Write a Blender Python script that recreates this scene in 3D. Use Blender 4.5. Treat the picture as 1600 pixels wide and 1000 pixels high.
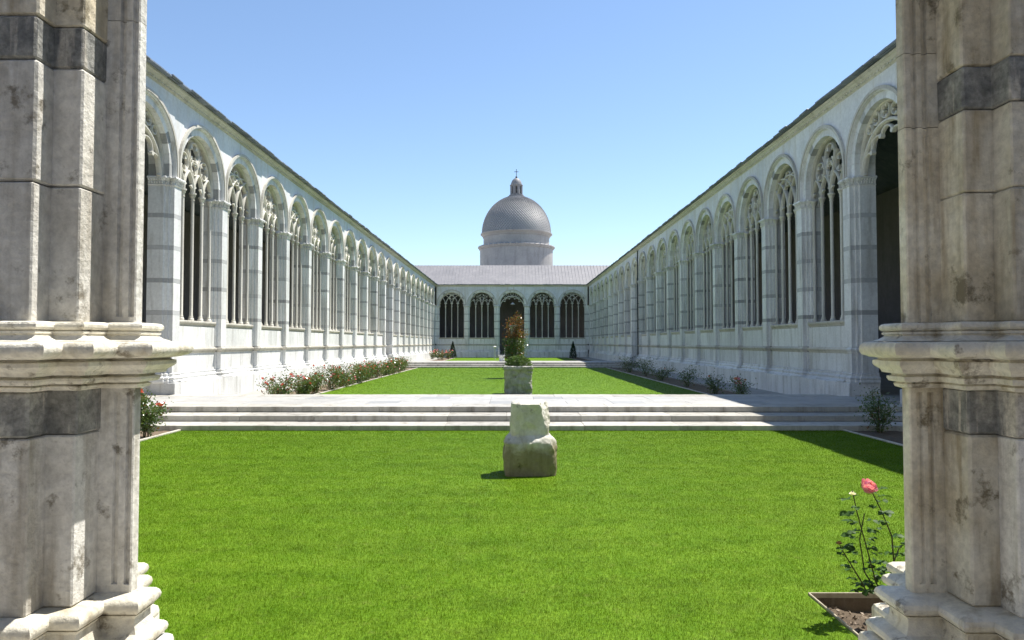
import bpy, bmesh, math, random
import numpy as np
from mathutils import Vector, noise as mnoise

# ------------------------------------------------------------------ camera, sky, sun, exposure
for o in list(bpy.data.objects):
    bpy.data.objects.remove(o)
scene = bpy.context.scene
COL = scene.collection
EYE = 2.12
cam_d = bpy.data.cameras.new('camera')
cam = bpy.data.objects.new('camera', cam_d)
COL.objects.link(cam)
cam.location = (0.0, 0.0, EYE)
cam.rotation_euler = (math.radians(90 + 1.83), 0, 0)
cam_d.sensor_width = 36.0
cam_d.lens = 25.3
cam_d.clip_start = 0.05
cam_d.clip_end = 4000
scene.camera = cam

SUN = Vector((0.43, 0.28, 1.0)).normalized()          # direction towards the sun
ELEV = math.asin(SUN.z)
AZ = math.atan2(SUN.x, SUN.y)                           # clockwise from +Y
world = bpy.data.worlds.new('World')
scene.world = world
world.use_nodes = True
wn = world.node_tree.nodes
wl = world.node_tree.links
bg = wn['Background']
sky = wn.new('ShaderNodeTexSky')
sky.sky_type = 'NISHITA'
sky.sun_disc = False
sky.sun_elevation = ELEV
sky.sun_rotation = AZ
sky.altitude = 0
sky.air_density = 1.0
sky.dust_density = 0.12
sky.ozone_density = 2.5
wl.new(sky.outputs['Color'], bg.inputs['Color'])
bg.inputs['Strength'].default_value = 0.074
sun_d = bpy.data.lights.new('sun', 'SUN')
sun_d.energy = 3.4
sun_d.angle = math.radians(0.5)
sun_d.color = (1.0, 0.955, 0.87)
sun = bpy.data.objects.new('sun', sun_d)
COL.objects.link(sun)
sun.rotation_euler = (-SUN).to_track_quat('-Z', 'Y').to_euler()
sun.location = (20, 40, 60)
scene.view_settings.view_transform = 'Standard'
scene.view_settings.look = 'None'
scene.view_settings.gamma = 1.0
scene.view_settings.use_curve_mapping = False
scene.view_settings.exposure = 1.4
scene.render.engine = 'CYCLES'
scene.cycles.max_bounces = 8
scene.cycles.diffuse_bounces = 5
scene.cycles.use_denoising = True

R = random.Random(7)
NP = np.random.default_rng(11)

# ------------------------------------------------------------------ materials
def new_mat(name):
    m = bpy.data.materials.new(name)
    m.use_nodes = True
    nt = m.node_tree
    b = nt.nodes['Principled BSDF']
    return m, nt, b

def N(nt, t, **kw):
    n = nt.nodes.new(t)
    for k, v in kw.items():
        setattr(n, k, v)
    return n

def ramp(nt, stops):
    r = nt.nodes.new('ShaderNodeValToRGB')
    el = r.color_ramp.elements
    while len(el) < len(stops):
        el.new(0.5)
    for e, (p, c) in zip(el, stops):
        e.position = p
        e.color = (c[0], c[1], c[2], 1) if not isinstance(c, (int, float)) else (c, c, c, 1)
    return r

def noise_tex(nt, src, scale, detail=4, rough=0.55, mapscale=None):
    n = nt.nodes.new('ShaderNodeTexNoise')
    n.inputs['Scale'].default_value = scale
    n.inputs['Detail'].default_value = detail
    n.inputs['Roughness'].default_value = rough
    if mapscale:
        mp = nt.nodes.new('ShaderNodeMapping')
        mp.inputs['Scale'].default_value = mapscale
        nt.links.new(src, mp.inputs['Vector'])
        src = mp.outputs['Vector']
    nt.links.new(src, n.inputs['Vector'])
    return n.outputs['Fac']

def mixc(nt, fac, a, b, mode='MIX'):
    m = nt.nodes.new('ShaderNodeMix')
    m.data_type = 'RGBA'
    m.blend_type = mode
    for sock, v in ((m.inputs[0], fac), (m.inputs[6], a), (m.inputs[7], b)):
        if hasattr(v, 'node'):
            nt.links.new(v, sock)
        elif isinstance(v, (int, float)):
            sock.default_value = v if sock == m.inputs[0] else (v, v, v, 1)
        else:
            sock.default_value = (v[0], v[1], v[2], 1)
    return m.outputs[2]

def stone(name, base, stain, streak, rough=0.6, big=0.5, fine=9.0, stain_amt=(0.42, 0.72), streak_amt=(0.5, 0.8),
          bump=0.25, vary=0.18, spots=None, spot_amt=(0.62, 0.7), grain=(0.2, 0.82, 0.8, 1.1)):
    m, nt, b = new_mat(name)
    pos = N(nt, 'ShaderNodeNewGeometry').outputs['Position']
    n1 = noise_tex(nt, pos, big, 6, 0.6)
    n2 = noise_tex(nt, pos, 1.0, 5, 0.6, (fine, fine, fine * 0.12))
    n3 = noise_tex(nt, pos, fine * 3.2, 5, 0.65)
    r1 = ramp(nt, [(stain_amt[0], 0.0), (stain_amt[1], 1.0)])
    nt.links.new(n1, r1.inputs['Fac'])
    r2 = ramp(nt, [(streak_amt[0], 0.0), (streak_amt[1], 1.0)])
    nt.links.new(n2, r2.inputs['Fac'])
    c = mixc(nt, r1.outputs['Color'], base, stain)
    c = mixc(nt, r2.outputs['Color'], c, streak)
    r3 = ramp(nt, [(grain[0], grain[1]), (grain[2], grain[3])])
    nt.links.new(n3, r3.inputs['Fac'])
    c = mixc(nt, 1.0, c, r3.outputs['Color'], 'MULTIPLY')
    if spots:
        n4 = noise_tex(nt, pos, fine * 0.55, 6, 0.7)
        r4 = ramp(nt, [(spot_amt[0], 0.0), (spot_amt[1], 1.0)])
        nt.links.new(n4, r4.inputs['Fac'])
        c = mixc(nt, r4.outputs['Color'], c, spots)
    oi = N(nt, 'ShaderNodeObjectInfo')
    rr = ramp(nt, [(0.0, 1.0 - vary), (1.0, 1.0 + vary * 0.35)])
    nt.links.new(oi.outputs['Random'], rr.inputs['Fac'])
    c = mixc(nt, 1.0, c, rr.outputs['Color'], 'MULTIPLY')
    nt.links.new(c, b.inputs['Base Color'])
    b.inputs['Roughness'].default_value = rough
    b.inputs['Specular IOR Level'].default_value = 0.3
    bp = N(nt, 'ShaderNodeBump')
    bp.inputs['Strength'].default_value = bump
    bp.inputs['Distance'].default_value = 0.02
    nt.links.new(n3, bp.inputs['Height'])
    nt.links.new(bp.outputs['Normal'], b.inputs['Normal'])
    return m

M = {}
M['marble'] = stone('marble', (0.80, 0.80, 0.78), (0.69, 0.69, 0.675), (0.53, 0.52, 0.485), big=0.6, fine=4.0,
                    stain_amt=(0.42, 0.66), streak_amt=(0.50, 0.70), vary=0.16)
M['spandrel'] = stone('spandrel', (0.78, 0.78, 0.77), (0.62, 0.625, 0.62), (0.62, 0.59, 0.52), big=0.45, fine=2.4,
                      stain_amt=(0.4, 0.66), streak_amt=(0.5, 0.7), vary=0.05)
M['warm'] = stone('warm_marble', (0.60, 0.55, 0.45), (0.48, 0.44, 0.36), (0.38, 0.35, 0.29), fine=5.0)
M['dark'] = stone('dark_marble', (0.52, 0.52, 0.515), (0.40, 0.405, 0.405), (0.58, 0.57, 0.54), fine=5.0, vary=0.25)
M['mid'] = stone('grey_marble', (0.42, 0.425, 0.42), (0.33, 0.335, 0.33), (0.48, 0.47, 0.42), fine=5.0, vary=0.2)
M['mortar'] = stone('mortar', (0.28, 0.27, 0.25), (0.2, 0.19, 0.18), (0.15, 0.14, 0.13))
M['cornice'] = stone('cornice_stone', (0.62, 0.59, 0.52), (0.5, 0.47, 0.4), (0.36, 0.33, 0.28), fine=5.0)
M['pier'] = stone('pier_marble', (0.80, 0.785, 0.735), (0.69, 0.665, 0.605), (0.50, 0.465, 0.40), big=2.2, fine=9.0,
                  stain_amt=(0.42, 0.62), streak_amt=(0.5, 0.68), vary=0.2, bump=0.5, spots=(0.26, 0.235, 0.19), spot_amt=(0.58, 0.66), grain=(.3, .74, .66, 1.08))
M['pier_ochre'] = stone('pier_ochre', (0.77, 0.735, 0.635), (0.64, 0.575, 0.44), (0.42, 0.35, 0.24), big=2.4, fine=8.0,
                        stain_amt=(0.4, 0.6), streak_amt=(0.5, 0.66), vary=0.2, bump=0.5, spots=(0.22, 0.19, 0.13), spot_amt=(0.57, 0.65), grain=(.3, .72, .66, 1.08))
M['pier_dark'] = stone('pier_dark', (0.20, 0.205, 0.20), (0.36, 0.36, 0.335), (0.52, 0.49, 0.43), big=9.0, fine=12.0,
                       stain_amt=(0.42, 0.6), streak_amt=(0.52, 0.6), vary=0.15, bump=0.5, grain=(.3, .6, .66, 1.25))
M['mould'] = stone('moulding_marble', (0.78, 0.75, 0.66), (0.64, 0.60, 0.49), (0.46, 0.40, 0.29), big=4.0, fine=10.0,
                   stain_amt=(0.42, 0.62), streak_amt=(0.54, 0.7), vary=0.1, bump=0.5, spots=(0.24, 0.21, 0.16), spot_amt=(0.58, 0.66), grain=(.3, .74, .66, 1.08))
M['paving'] = stone('paving', (0.44, 0.43, 0.41), (0.38, 0.37, 0.35), (0.32, 0.31, 0.29), big=1.2, fine=3.0, vary=0.12, rough=0.5)
M['paving_grey'] = stone('paving_grey', (0.37, 0.37, 0.365), (0.33, 0.33, 0.325), (0.36, 0.355, 0.34), big=1.2, fine=3.0, vary=0.15, rough=0.5)
M['riser'] = stone('step_stone', (0.48, 0.46, 0.42), (0.45, 0.43, 0.38), (0.29, 0.27, 0.23), big=1.3, fine=3.5, vary=0.22, stain_amt=(0.42, 0.62), streak_amt=(0.5, 0.68))
M['fragment'] = stone('rough_travertine', (0.66, 0.64, 0.575), (0.52, 0.49, 0.42), (0.36, 0.33, 0.25), big=3.0, fine=7.0,
                      stain_amt=(0.4, 0.7), streak_amt=(0.5, 0.8), bump=0.7, spots=(0.12, 0.11, 0.07), spot_amt=(0.6, 0.75))
M['moss'] = stone('mossy_travertine', (0.30, 0.28, 0.2), (0.2, 0.18, 0.12), (0.12, 0.11, 0.06), big=3.0, fine=7.0, stain_amt=(0.4, 0.7), streak_amt=(0.5, 0.8), bump=0.7, spots=(0.09, 0.09, 0.05), spot_amt=(0.58, 0.75))
_m = M['fragment']; _nt = _m.node_tree; _b = _nt.nodes['Principled BSDF']
_src = _b.inputs['Base Color'].links[0].from_socket
_g = N(_nt, 'ShaderNodeNewGeometry'); _sx = N(_nt, 'ShaderNodeSeparateXYZ'); _nt.links.new(_g.outputs['Position'], _sx.inputs[0])
_nz = noise_tex(_nt, _g.outputs['Position'], 5.0, 5, 0.65)
_ad = N(_nt, 'ShaderNodeMath', operation='MULTIPLY_ADD'); _nt.links.new(_nz, _ad.inputs[0]); _ad.inputs[1].default_value = 0.55; _nt.links.new(_sx.outputs['Z'], _ad.inputs[2])
_rp = ramp(_nt, [(0.66, 1.0), (0.92, 0.0)]); _nt.links.new(_ad.outputs[0], _rp.inputs['Fac'])
_nt.links.new(mixc(_nt, _rp.outputs['Color'], _src, mixc(_nt, 1.0, _src, (0.40, 0.37, 0.25), 'MULTIPLY')), _b.inputs['Base Color'])
M['carved'] = stone('carved_stone', (0.38, 0.37, 0.34), (0.24, 0.235, 0.22), (0.14, 0.13, 0.12), big=4.0, fine=7.0, bump=0.8,
                    spots=(0.1, 0.09, 0.08), spot_amt=(0.58, 0.72))
M['lead'] = stone('lead_sheet', (0.25, 0.24, 0.25), (0.21, 0.205, 0.215), (0.3, 0.29, 0.29), rough=0.55, big=0.5, fine=1.5, bump=0.05)
M['eave'] = stone('eave_lead', (0.16, 0.18, 0.22), (0.1, 0.115, 0.15), (0.24, 0.25, 0.28), rough=0.5, big=1.5, fine=4, bump=0.2, vary=0.4)
M['scale'] = stone('dome_scale', (0.46, 0.45, 0.45), (0.38, 0.375, 0.38), (0.52, 0.5, 0.48), rough=0.5, big=0.5, fine=2.0, bump=0.1)
M['lantern'] = stone('lantern_stone', (0.27, 0.26, 0.26), (0.2, 0.195, 0.2), (0.16, 0.15, 0.15), big=0.9, fine=3)
M['drum'] = stone('drum_stone', (0.46, 0.43, 0.41), (0.36, 0.34, 0.33), (0.27, 0.25, 0.24), big=0.4, fine=1.2)
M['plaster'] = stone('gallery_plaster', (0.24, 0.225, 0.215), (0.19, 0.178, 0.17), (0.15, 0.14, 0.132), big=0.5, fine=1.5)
M['plaster_pale'] = stone('pale_plaster', (0.84, 0.82, 0.77), (0.80, 0.77, 0.71), (0.74, 0.7, 0.63), big=0.5, fine=1.5)
M['floor'] = stone('gallery_floor', (0.58, 0.55, 0.49), (0.48, 0.45, 0.4), (0.4, 0.37, 0.33), big=0.7, fine=3, rough=0.4)
M['floor_pale'] = stone('near_gallery_floor', (0.82, 0.79, 0.73), (0.76, 0.73, 0.67), (0.68, 0.64, 0.58), big=0.7, fine=3, rough=0.45)
M['plaster_near'] = stone('near_plaster', (0.46, 0.41, 0.33), (0.38, 0.34, 0.27), (0.32, 0.28, 0.22), big=0.5, fine=1.5)
M['timber'] = stone('timber', (0.12, 0.08, 0.05), (0.08, 0.055, 0.035), (0.06, 0.04, 0.03))
M['soil'] = stone('soil', (0.17, 0.125, 0.085), (0.1, 0.075, 0.05), (0.22, 0.17, 0.12), big=6.0, fine=18, rough=0.9, bump=0.8)
M['gravel'] = stone('gravel', (0.42, 0.405, 0.37), (0.34, 0.325, 0.3), (0.28, 0.265, 0.24), big=1.0, fine=9, rough=0.9, bump=0.6)
M['kerb'] = stone('kerb_stone', (0.58, 0.55, 0.47), (0.45, 0.42, 0.35), (0.32, 0.29, 0.23), big=2.0, fine=6)
M['chips'] = stone('wood_chip', (0.34, 0.26, 0.19), (0.2, 0.15, 0.1), (0.42, 0.34, 0.26), big=20, fine=30)
M['edging'] = stone('bed_edging', (0.46, 0.40, 0.30), (0.36, 0.31, 0.22), (0.26, 0.22, 0.15), big=3.0, fine=8)
M['iron'] = stone('iron', (0.05, 0.055, 0.06), (0.035, 0.04, 0.04), (0.08, 0.07, 0.06), rough=0.5)
M['white_metal'] = stone('pale_metal', (0.6, 0.6, 0.6), (0.5, 0.5, 0.5), (0.45, 0.45, 0.45), rough=0.4, vary=0.05)

def leaf_mat(name, c1, c2, trans=0.35, rough=0.45, spec=0.4, scale=1.5):
    m, nt, b = new_mat(name)
    pos = N(nt, 'ShaderNodeNewGeometry').outputs['Position']
    n1 = noise_tex(nt, pos, scale, 5, 0.65)
    r1 = ramp(nt, [(0.3, c1), (0.7, c2)])
    nt.links.new(n1, r1.inputs['Fac'])
    col = r1.outputs['Color']
    nt.links.new(col, b.inputs['Base Color'])
    b.inputs['Roughness'].default_value = rough
    b.inputs['Specular IOR Level'].default_value = spec
    t = N(nt, 'ShaderNodeBsdfTranslucent')
    tc = mixc(nt, 1.0, col, (1.25, 1.15, 0.5), 'MULTIPLY')
    nt.links.new(tc, t.inputs['Color'])
    ms = N(nt, 'ShaderNodeMixShader')
    ms.inputs[0].default_value = trans
    nt.links.new(b.outputs[0], ms.inputs[1])
    nt.links.new(t.outputs[0], ms.inputs[2])
    nt.links.new(ms.outputs[0], nt.nodes['Material Output'].inputs['Surface'])
    return m

M['leaf'] = leaf_mat('rose_leaf', (0.06, 0.11, 0.035), (0.14, 0.205, 0.07), 0.35, 0.28, 0.75, 9)
M['leaf_red'] = leaf_mat('young_rose_leaf', (0.13, 0.065, 0.02), (0.24, 0.11, 0.035), 0.4, 0.35, 0.4, 5)
M['cypress'] = leaf_mat('cypress_leaf', (0.018, 0.035, 0.02), (0.035, 0.06, 0.03), 0.15, 0.6, 0.2, 4)
M['box'] = leaf_mat('box_leaf', (0.06, 0.12, 0.03), (0.12, 0.19, 0.05), 0.3, 0.4, 0.4, 6)
M['stem'] = leaf_mat('rose_stem', (0.045, 0.055, 0.02), (0.08, 0.07, 0.03), 0.0, 0.5, 0.3, 9)
M['petal_red'] = leaf_mat('petal_red', (0.5, 0.09, 0.09), (0.68, 0.2, 0.18), 0.3, 0.5, 0.2, 20)
M['petal_pink'] = leaf_mat('petal_pink', (0.70, 0.12, 0.34), (0.88, 0.52, 0.66), 0.3, 0.5, 0.2, 45)
M['petal_orange'] = leaf_mat('petal_orange', (0.6, 0.2, 0.1), (0.75, 0.38, 0.25), 0.3, 0.5, 0.2, 20)
M['petal_dry'] = leaf_mat('petal_dry', (0.3, 0.16, 0.08), (0.42, 0.26, 0.14), 0.2, 0.7, 0.1, 30)
M['white_glint'] = leaf_mat('white_glint', (0.75, 0.72, 0.66), (0.85, 0.82, 0.78), 0.3, 0.5, 0.2, 20)

def grass_mat(name, blades):
    m, nt, b = new_mat(name)
    pos = N(nt, 'ShaderNodeNewGeometry').outputs['Position']
    big = noise_tex(nt, pos, 0.35, 5, 0.6)
    mid = noise_tex(nt, pos, 2.5, 5, 0.65)
    stripe = noise_tex(nt, pos, 1.0, 3, 0.5, (0.35, 1.9, 1.0))
    fine = noise_tex(nt, pos, 40 if blades else 25, 3, 0.7)
    r1 = ramp(nt, [(0.32, (0.086, 0.172, 0.006)), (0.68, (0.126, 0.218, 0.014))])
    nt.links.new(mid, r1.inputs['Fac'])
    r2 = ramp(nt, [(0.35, (.94, .97, .9)), (0.65, (1.06, 1.03, 1.1))])
    nt.links.new(big, r2.inputs['Fac'])
    c = mixc(nt, 1.0, r1.outputs['Color'], r2.outputs['Color'], 'MULTIPLY')
    r3 = ramp(nt, [(0.4, 0.93), (0.6, 1.06)])
    nt.links.new(stripe, r3.inputs['Fac'])
    c = mixc(nt, 1.0, c, r3.outputs['Color'], 'MULTIPLY')
    r4 = ramp(nt, [(0.3, (0.62, 0.7, 0.5)), (0.7, (1.3, 1.22, 1.5))])
    nt.links.new(fine, r4.inputs['Fac'])
    c = mixc(nt, 1.0, c, r4.outputs['Color'], 'MULTIPLY')
    dry = noise_tex(nt, pos, 7.0, 6, 0.75)
    r5 = ramp(nt, [(0.56, 0.0), (0.72, 0.55)])
    nt.links.new(dry, r5.inputs['Fac'])
    c = mixc(nt, r5.outputs['Color'], c, (0.17, 0.20, 0.045))
    drk = noise_tex(nt, pos, 3.3, 6, 0.7)
    r6 = ramp(nt, [(0.36, 0.8), (0.5, 1.0)])
    nt.links.new(drk, r6.inputs['Fac'])
    c = mixc(nt, 1.0, c, r6.outputs['Color'], 'MULTIPLY')
    nt.links.new(c, b.inputs['Base Color'])
    b.inputs['Roughness'].default_value = 0.55
    b.inputs['Specular IOR Level'].default_value = 0.06
    if blades:
        t = N(nt, 'ShaderNodeBsdfTranslucent')
        tc = mixc(nt, 1.0, c, (1.3, 1.2, 0.5), 'MULTIPLY')
        nt.links.new(tc, t.inputs['Color'])
        ms = N(nt, 'ShaderNodeMixShader')
        ms.inputs[0].default_value = 0.4
        nt.links.new(b.outputs[0], ms.inputs[1])
        nt.links.new(t.outputs[0], ms.inputs[2])
        nt.links.new(ms.outputs[0], nt.nodes['Material Output'].inputs['Surface'])
    else:
        bp = N(nt, 'ShaderNodeBump')
        bp.inputs['Strength'].default_value = 0.5
        bp.inputs['Distance'].default_value = 0.03
        nt.links.new(fine, bp.inputs['Height'])
        nt.links.new(bp.outputs['Normal'], b.inputs['Normal'])
    return m
M['grass'] = grass_mat('grass_blade', True)
M['turf'] = grass_mat('turf', False)

# ------------------------------------------------------------------ mesh builder
class MB:
    def __init__(self):
        self.v = []; self.f = []; self.m = []; self.smooth = []
    def add(self, verts, faces, mat=0, smooth=False):
        o = len(self.v)
        self.v += [tuple(p) for p in verts]
        for f in faces:
            self.f.append(tuple(i + o for i in f)); self.m.append(mat); self.smooth.append(smooth)
        return self
    def join(self, other, matmap=None, off=(0, 0, 0)):
        o = len(self.v)
        self.v += [(p[0] + off[0], p[1] + off[1], p[2] + off[2]) for p in other.v]
        self.f += [tuple(i + o for i in f) for f in other.f]
        self.m += [matmap[k] if matmap else k for k in other.m]
        self.smooth += other.smooth
        return self
    def box(self, x0, x1, y0, y1, z0, z1, mat=0):
        v = [(x0, y0, z0), (x1, y0, z0), (x1, y1, z0), (x0, y1, z0), (x0, y0, z1), (x1, y0, z1), (x1, y1, z1), (x0, y1, z1)]
        return self.add(v, [(3, 2, 1, 0), (4, 5, 6, 7), (0, 1, 5, 4), (1, 2, 6, 5), (2, 3, 7, 6), (3, 0, 4, 7)], mat)
    def cbox(self, x0, x1, y0, y1, z0, z1, c=0.004, mat=0):
        bm = bmesh.new()
        vs = [bm.verts.new(p) for p in [(x0, y0, z0), (x1, y0, z0), (x1, y1, z0), (x0, y1, z0), (x0, y0, z1), (x1, y0, z1), (x1, y1, z1), (x0, y1, z1)]]
        for f in [(3, 2, 1, 0), (4, 5, 6, 7), (0, 1, 5, 4), (1, 2, 6, 5), (2, 3, 7, 6), (3, 0, 4, 7)]:
            bm.faces.new([vs[i] for i in f])
        bmesh.ops.bevel(bm, geom=bm.edges[:], offset=c, segments=1, affect='EDGES')
        bm.verts.index_update()
        self.add([v.co[:] for v in bm.verts], [[v.index for v in f.verts] for f in bm.faces], mat)
        bm.free()
        return self
    def prism(self, poly, z0, z1, mat=0):            # poly counter-clockwise in XY
        n = len(poly)
        v = [(p[0], p[1], z0) for p in poly] + [(p[0], p[1], z1) for p in poly]
        f = [tuple(range(n - 1, -1, -1)), tuple(range(n, 2 * n))]
        f += [(i, (i + 1) % n, n + (i + 1) % n, n + i) for i in range(n)]
        return self.add(v, f, mat)
    def yprism(self, poly, y0, y1, mat=0):           # poly in XZ, counter-clockwise seen from -Y
        n = len(poly)
        v = [(p[0], y0, p[1]) for p in poly] + [(p[0], y1, p[1]) for p in poly]
        f = [tuple(range(n)), tuple(range(2 * n - 1, n - 1, -1))]
        f += [((i + 1) % n, i, n + i, n + (i + 1) % n) for i in range(n)]
        return self.add(v, f, mat)
    def sweep(self, prof, path, mat=0, sub=0.0, amp=0.0, caps=True, smooth=False):
        # prof: (out, z) list from bottom to top; out is measured to the right of travel
        pts = []
        for i, p in enumerate(path):
            d0 = None if i == 0 else Vector((p[0] - path[i - 1][0], p[1] - path[i - 1][1])).normalized()
            d1 = None if i == len(path) - 1 else Vector((path[i + 1][0] - p[0], path[i + 1][1] - p[1])).normalized()
            d0 = d0 or d1; d1 = d1 or d0
            n0 = Vector((d0.y, -d0.x)); n1 = Vector((d1.y, -d1.x))
            mit = (n0 + n1) / max(0.3, 1 + n0.dot(n1))
            pts.append((Vector(p[:2]), mit))
        if sub:
            q = []
            for (a, ma), (b, mb) in zip(pts[:-1], pts[1:]):
                k = max(1, int((b - a).length / sub))
                for j in range(k):
                    t = j / k
                    q.append((a.lerp(b, t), ma.lerp(mb, t)))
            q.append(pts[-1]); pts = q
        n = len(prof); v = []; f = []
        for p, mit in pts:
            for (o, z) in prof:
                oo = o; zz = z
                if amp:
                    q = p + mit * o
                    oo += amp * mnoise.noise(Vector((q.x * 9, q.y * 9, z * 9)))
                    zz += amp * 0.6 * mnoise.noise(Vector((q.x * 7 + 31, q.y * 7, z * 7)))
                q = p + mit * oo
                v.append((q.x, q.y, zz))
        for i in range(len(pts) - 1):
            for j in range(n - 1):
                a = i * n + j
                f.append((a, a + n, a + n + 1, a + 1))
        if caps:
            f.append(tuple(range(n))); L = (len(pts) - 1) * n
            f.append(tuple(range(L + n - 1, L - 1, -1)))
        return self.add(v, f, mat, smooth)
    def lathe(self, prof, n=24, c=(0, 0), mat=0, smooth=True, a0=0.0):
        v = []; f = []
        for (r, z) in prof:
            for i in range(n):
                a = a0 + 2 * math.pi * i / n
                v.append((c[0] + r * math.cos(a), c[1] + r * math.sin(a), z))
        for j in range(len(prof) - 1):
            for i in range(n):
                a = j * n + i; b = j * n + (i + 1) % n
                f.append((a, b, b + n, a + n))
        f.append(tuple(range(n - 1, -1, -1)))
        L = (len(prof) - 1) * n
        f.append(tuple(range(L, L + n)))
        return self.add(v, f, mat, smooth)
    def tube(self, pts, rads, n=6, mat=0):
        v = []; f = []
        pts = [Vector(p) for p in pts]
        for i, p in enumerate(pts):
            d = (pts[min(i + 1, len(pts) - 1)] - pts[max(i - 1, 0)]).normalized()
            a = d.orthogonal().normalized() if abs(d.z) < 0.95 else Vector((1, 0, 0))
            a = (a - d * a.dot(d)).normalized(); b = d.cross(a)
            r = rads[i] if hasattr(rads, '__len__') else rads
            for k in range(n):
                t = 2 * math.pi * k / n
                v.append(p + a * (r * math.cos(t)) + b * (r * math.sin(t)))
        for i in range(len(pts) - 1):
            for k in range(n):
                f.append((i * n + k, i * n + (k + 1) % n, (i + 1) * n + (k + 1) % n, (i + 1) * n + k))
        f.append(tuple(range(n - 1, -1, -1)))
        L = (len(pts) - 1) * n
        f.append(tuple(range(L, L + n)))
        return self.add(v, f, mat, True)
    def bar(self, pl, w, y0, y1, mat=0, closed=False):   # ribbon along an XZ polyline, chamfered towards y0
        n = len(pl)
        if n < 2:
            return self
        ym = y0 + (y1 - y0) * 0.4
        sec = [(-w / 2, y1), (-w / 2, ym), (-w / 5, y0), (w / 5, y0), (w / 2, ym), (w / 2, y1)]
        v = []; f = []
        for i, p in enumerate(pl):
            a = pl[(i - 1) % n] if (i or closed) else p
            b = pl[(i + 1) % n] if (i < n - 1 or closed) else p
            d = Vector((b[0] - a[0], b[1] - a[1])).normalized()
            nx, nz = d.y, -d.x
            for (s, y) in sec:
                v.append((p[0] + nx * s, y, p[1] + nz * s))
        k = len(sec)
        for i in range(n if closed else n - 1):
            j = (i + 1) % n
            for t in range(k):
                u = (t + 1) % k
                f.append((i * k + t, j * k + t, j * k + u, i * k + u))
        if not closed:
            f.append(tuple(range(k))); f.append(tuple(range((n - 1) * k + k - 1, (n - 1) * k - 1, -1)))
        return self.add(v, f, mat)
    def mesh(self, name, mats):
        me = bpy.data.meshes.new(name)
        me.from_pydata(self.v, [], self.f)
        for k in mats:
            me.materials.append(M[k])
        if len(mats) > 1:
            me.polygons.foreach_set('material_index', self.m)
        if any(self.smooth):
            me.polygons.foreach_set('use_smooth', self.smooth)
        bm = bmesh.new(); bm.from_mesh(me)
        bmesh.ops.recalc_face_normals(bm, faces=bm.faces)
        bm.to_mesh(me); bm.free()
        if any(self.smooth):
            me.set_sharp_from_angle(angle=math.radians(32))
        me.update()
        return me

def mesh_np(name, verts, faces, mats, midx=None):
    me = bpy.data.meshes.new(name)
    nv, nf, k = len(verts), len(faces), faces.shape[1]
    me.vertices.add(nv); me.loops.add(nf * k); me.polygons.add(nf)
    me.vertices.foreach_set('co', np.ascontiguousarray(verts, dtype=np.float32).ravel())
    me.loops.foreach_set('vertex_index', np.ascontiguousarray(faces, dtype=np.int32).ravel())
    me.polygons.foreach_set('loop_start', np.arange(0, nf * k, k, dtype=np.int32))
    me.polygons.foreach_set('loop_total', np.full(nf, k, dtype=np.int32))
    for m in mats:
        me.materials.append(M[m])
    if midx is not None:
        me.polygons.foreach_set('material_index', np.ascontiguousarray(midx, dtype=np.int32))
    me.update(calc_edges=True)
    me.validate()
    return me

def put(name, me, parent=None, loc=(0, 0, 0), rz=0.0):
    o = bpy.data.objects.new(name, me)
    COL.objects.link(o)
    o.location = loc
    o.rotation_euler = (0, 0, rz)
    if parent is not None:
        o.parent = parent
    return o

def tag(o, label, cat, group=None):
    o['label'] = label; o['category'] = cat
    if group:
        o['group'] = group
    return o

def struct(name, me, loc=(0, 0, 0)):
    o = put(name, me, None, loc)
    o['kind'] = 'structure'
    return o

# ------------------------------------------------------------------ layout numbers
WX = 11.3          # pilaster face of the long arcades
WY = 105.8         # pilaster face of the far arcade
NY = 3.45          # courtyard face of the near arcade
BAY = 4.0
BAY_E = 4.45
FLOOR = 0.42
Z_CAP0, Z_CAP1 = 7.38, 7.67
Z_CORN = 10.42

# ------------------------------------------------------------------ ground and lawns
g = MB(); g.add([(-900, -900, -0.6), (900, -900, -0.6), (900, 1500, -0.6), (-900, 1500, -0.6)], [(0, 1, 2, 3)])
struct('ground', g.mesh('ground', ['gravel']))

LAWN_X = 8.0
def lawn(y0, y1, holes=()):
    g = MB()
    xs = sorted(set([-LAWN_X + .4 * i for i in range(41)] + [h[k] for h in holes for k in (0, 1)]))
    ny = max(8, int((y1 - y0) * 2))
    ys = sorted(set([y0 + (y1 - y0) * j / ny for j in range(ny + 1)] + [h[k] for h in holes for k in (2, 3)]))
    vs = [(x, y, 0.0) for y in ys for x in xs]
    fs = []
    n = len(xs)
    for j in range(len(ys) - 1):
        for i in range(n - 1):
            cx = (xs[i] + xs[i + 1]) / 2; cy = (ys[j] + ys[j + 1]) / 2
            if any(a < cx < b and c < cy < d for a, b, c, d in holes):
                continue
            a = j * n + i
            fs.append((a, a + 1, a + n + 1, a + n))
    g.add(vs, fs, 0, True)
    return struct('lawn', g.mesh('lawn', ['turf']))
BED = (2.5, 3.9, 4.45, 6.13)        # little rose bed beside the right-hand pier
lawn(3.3, 17.55, [BED])
lawn(25.2, 61.6)
lawn(69.9, 105.7)

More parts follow.
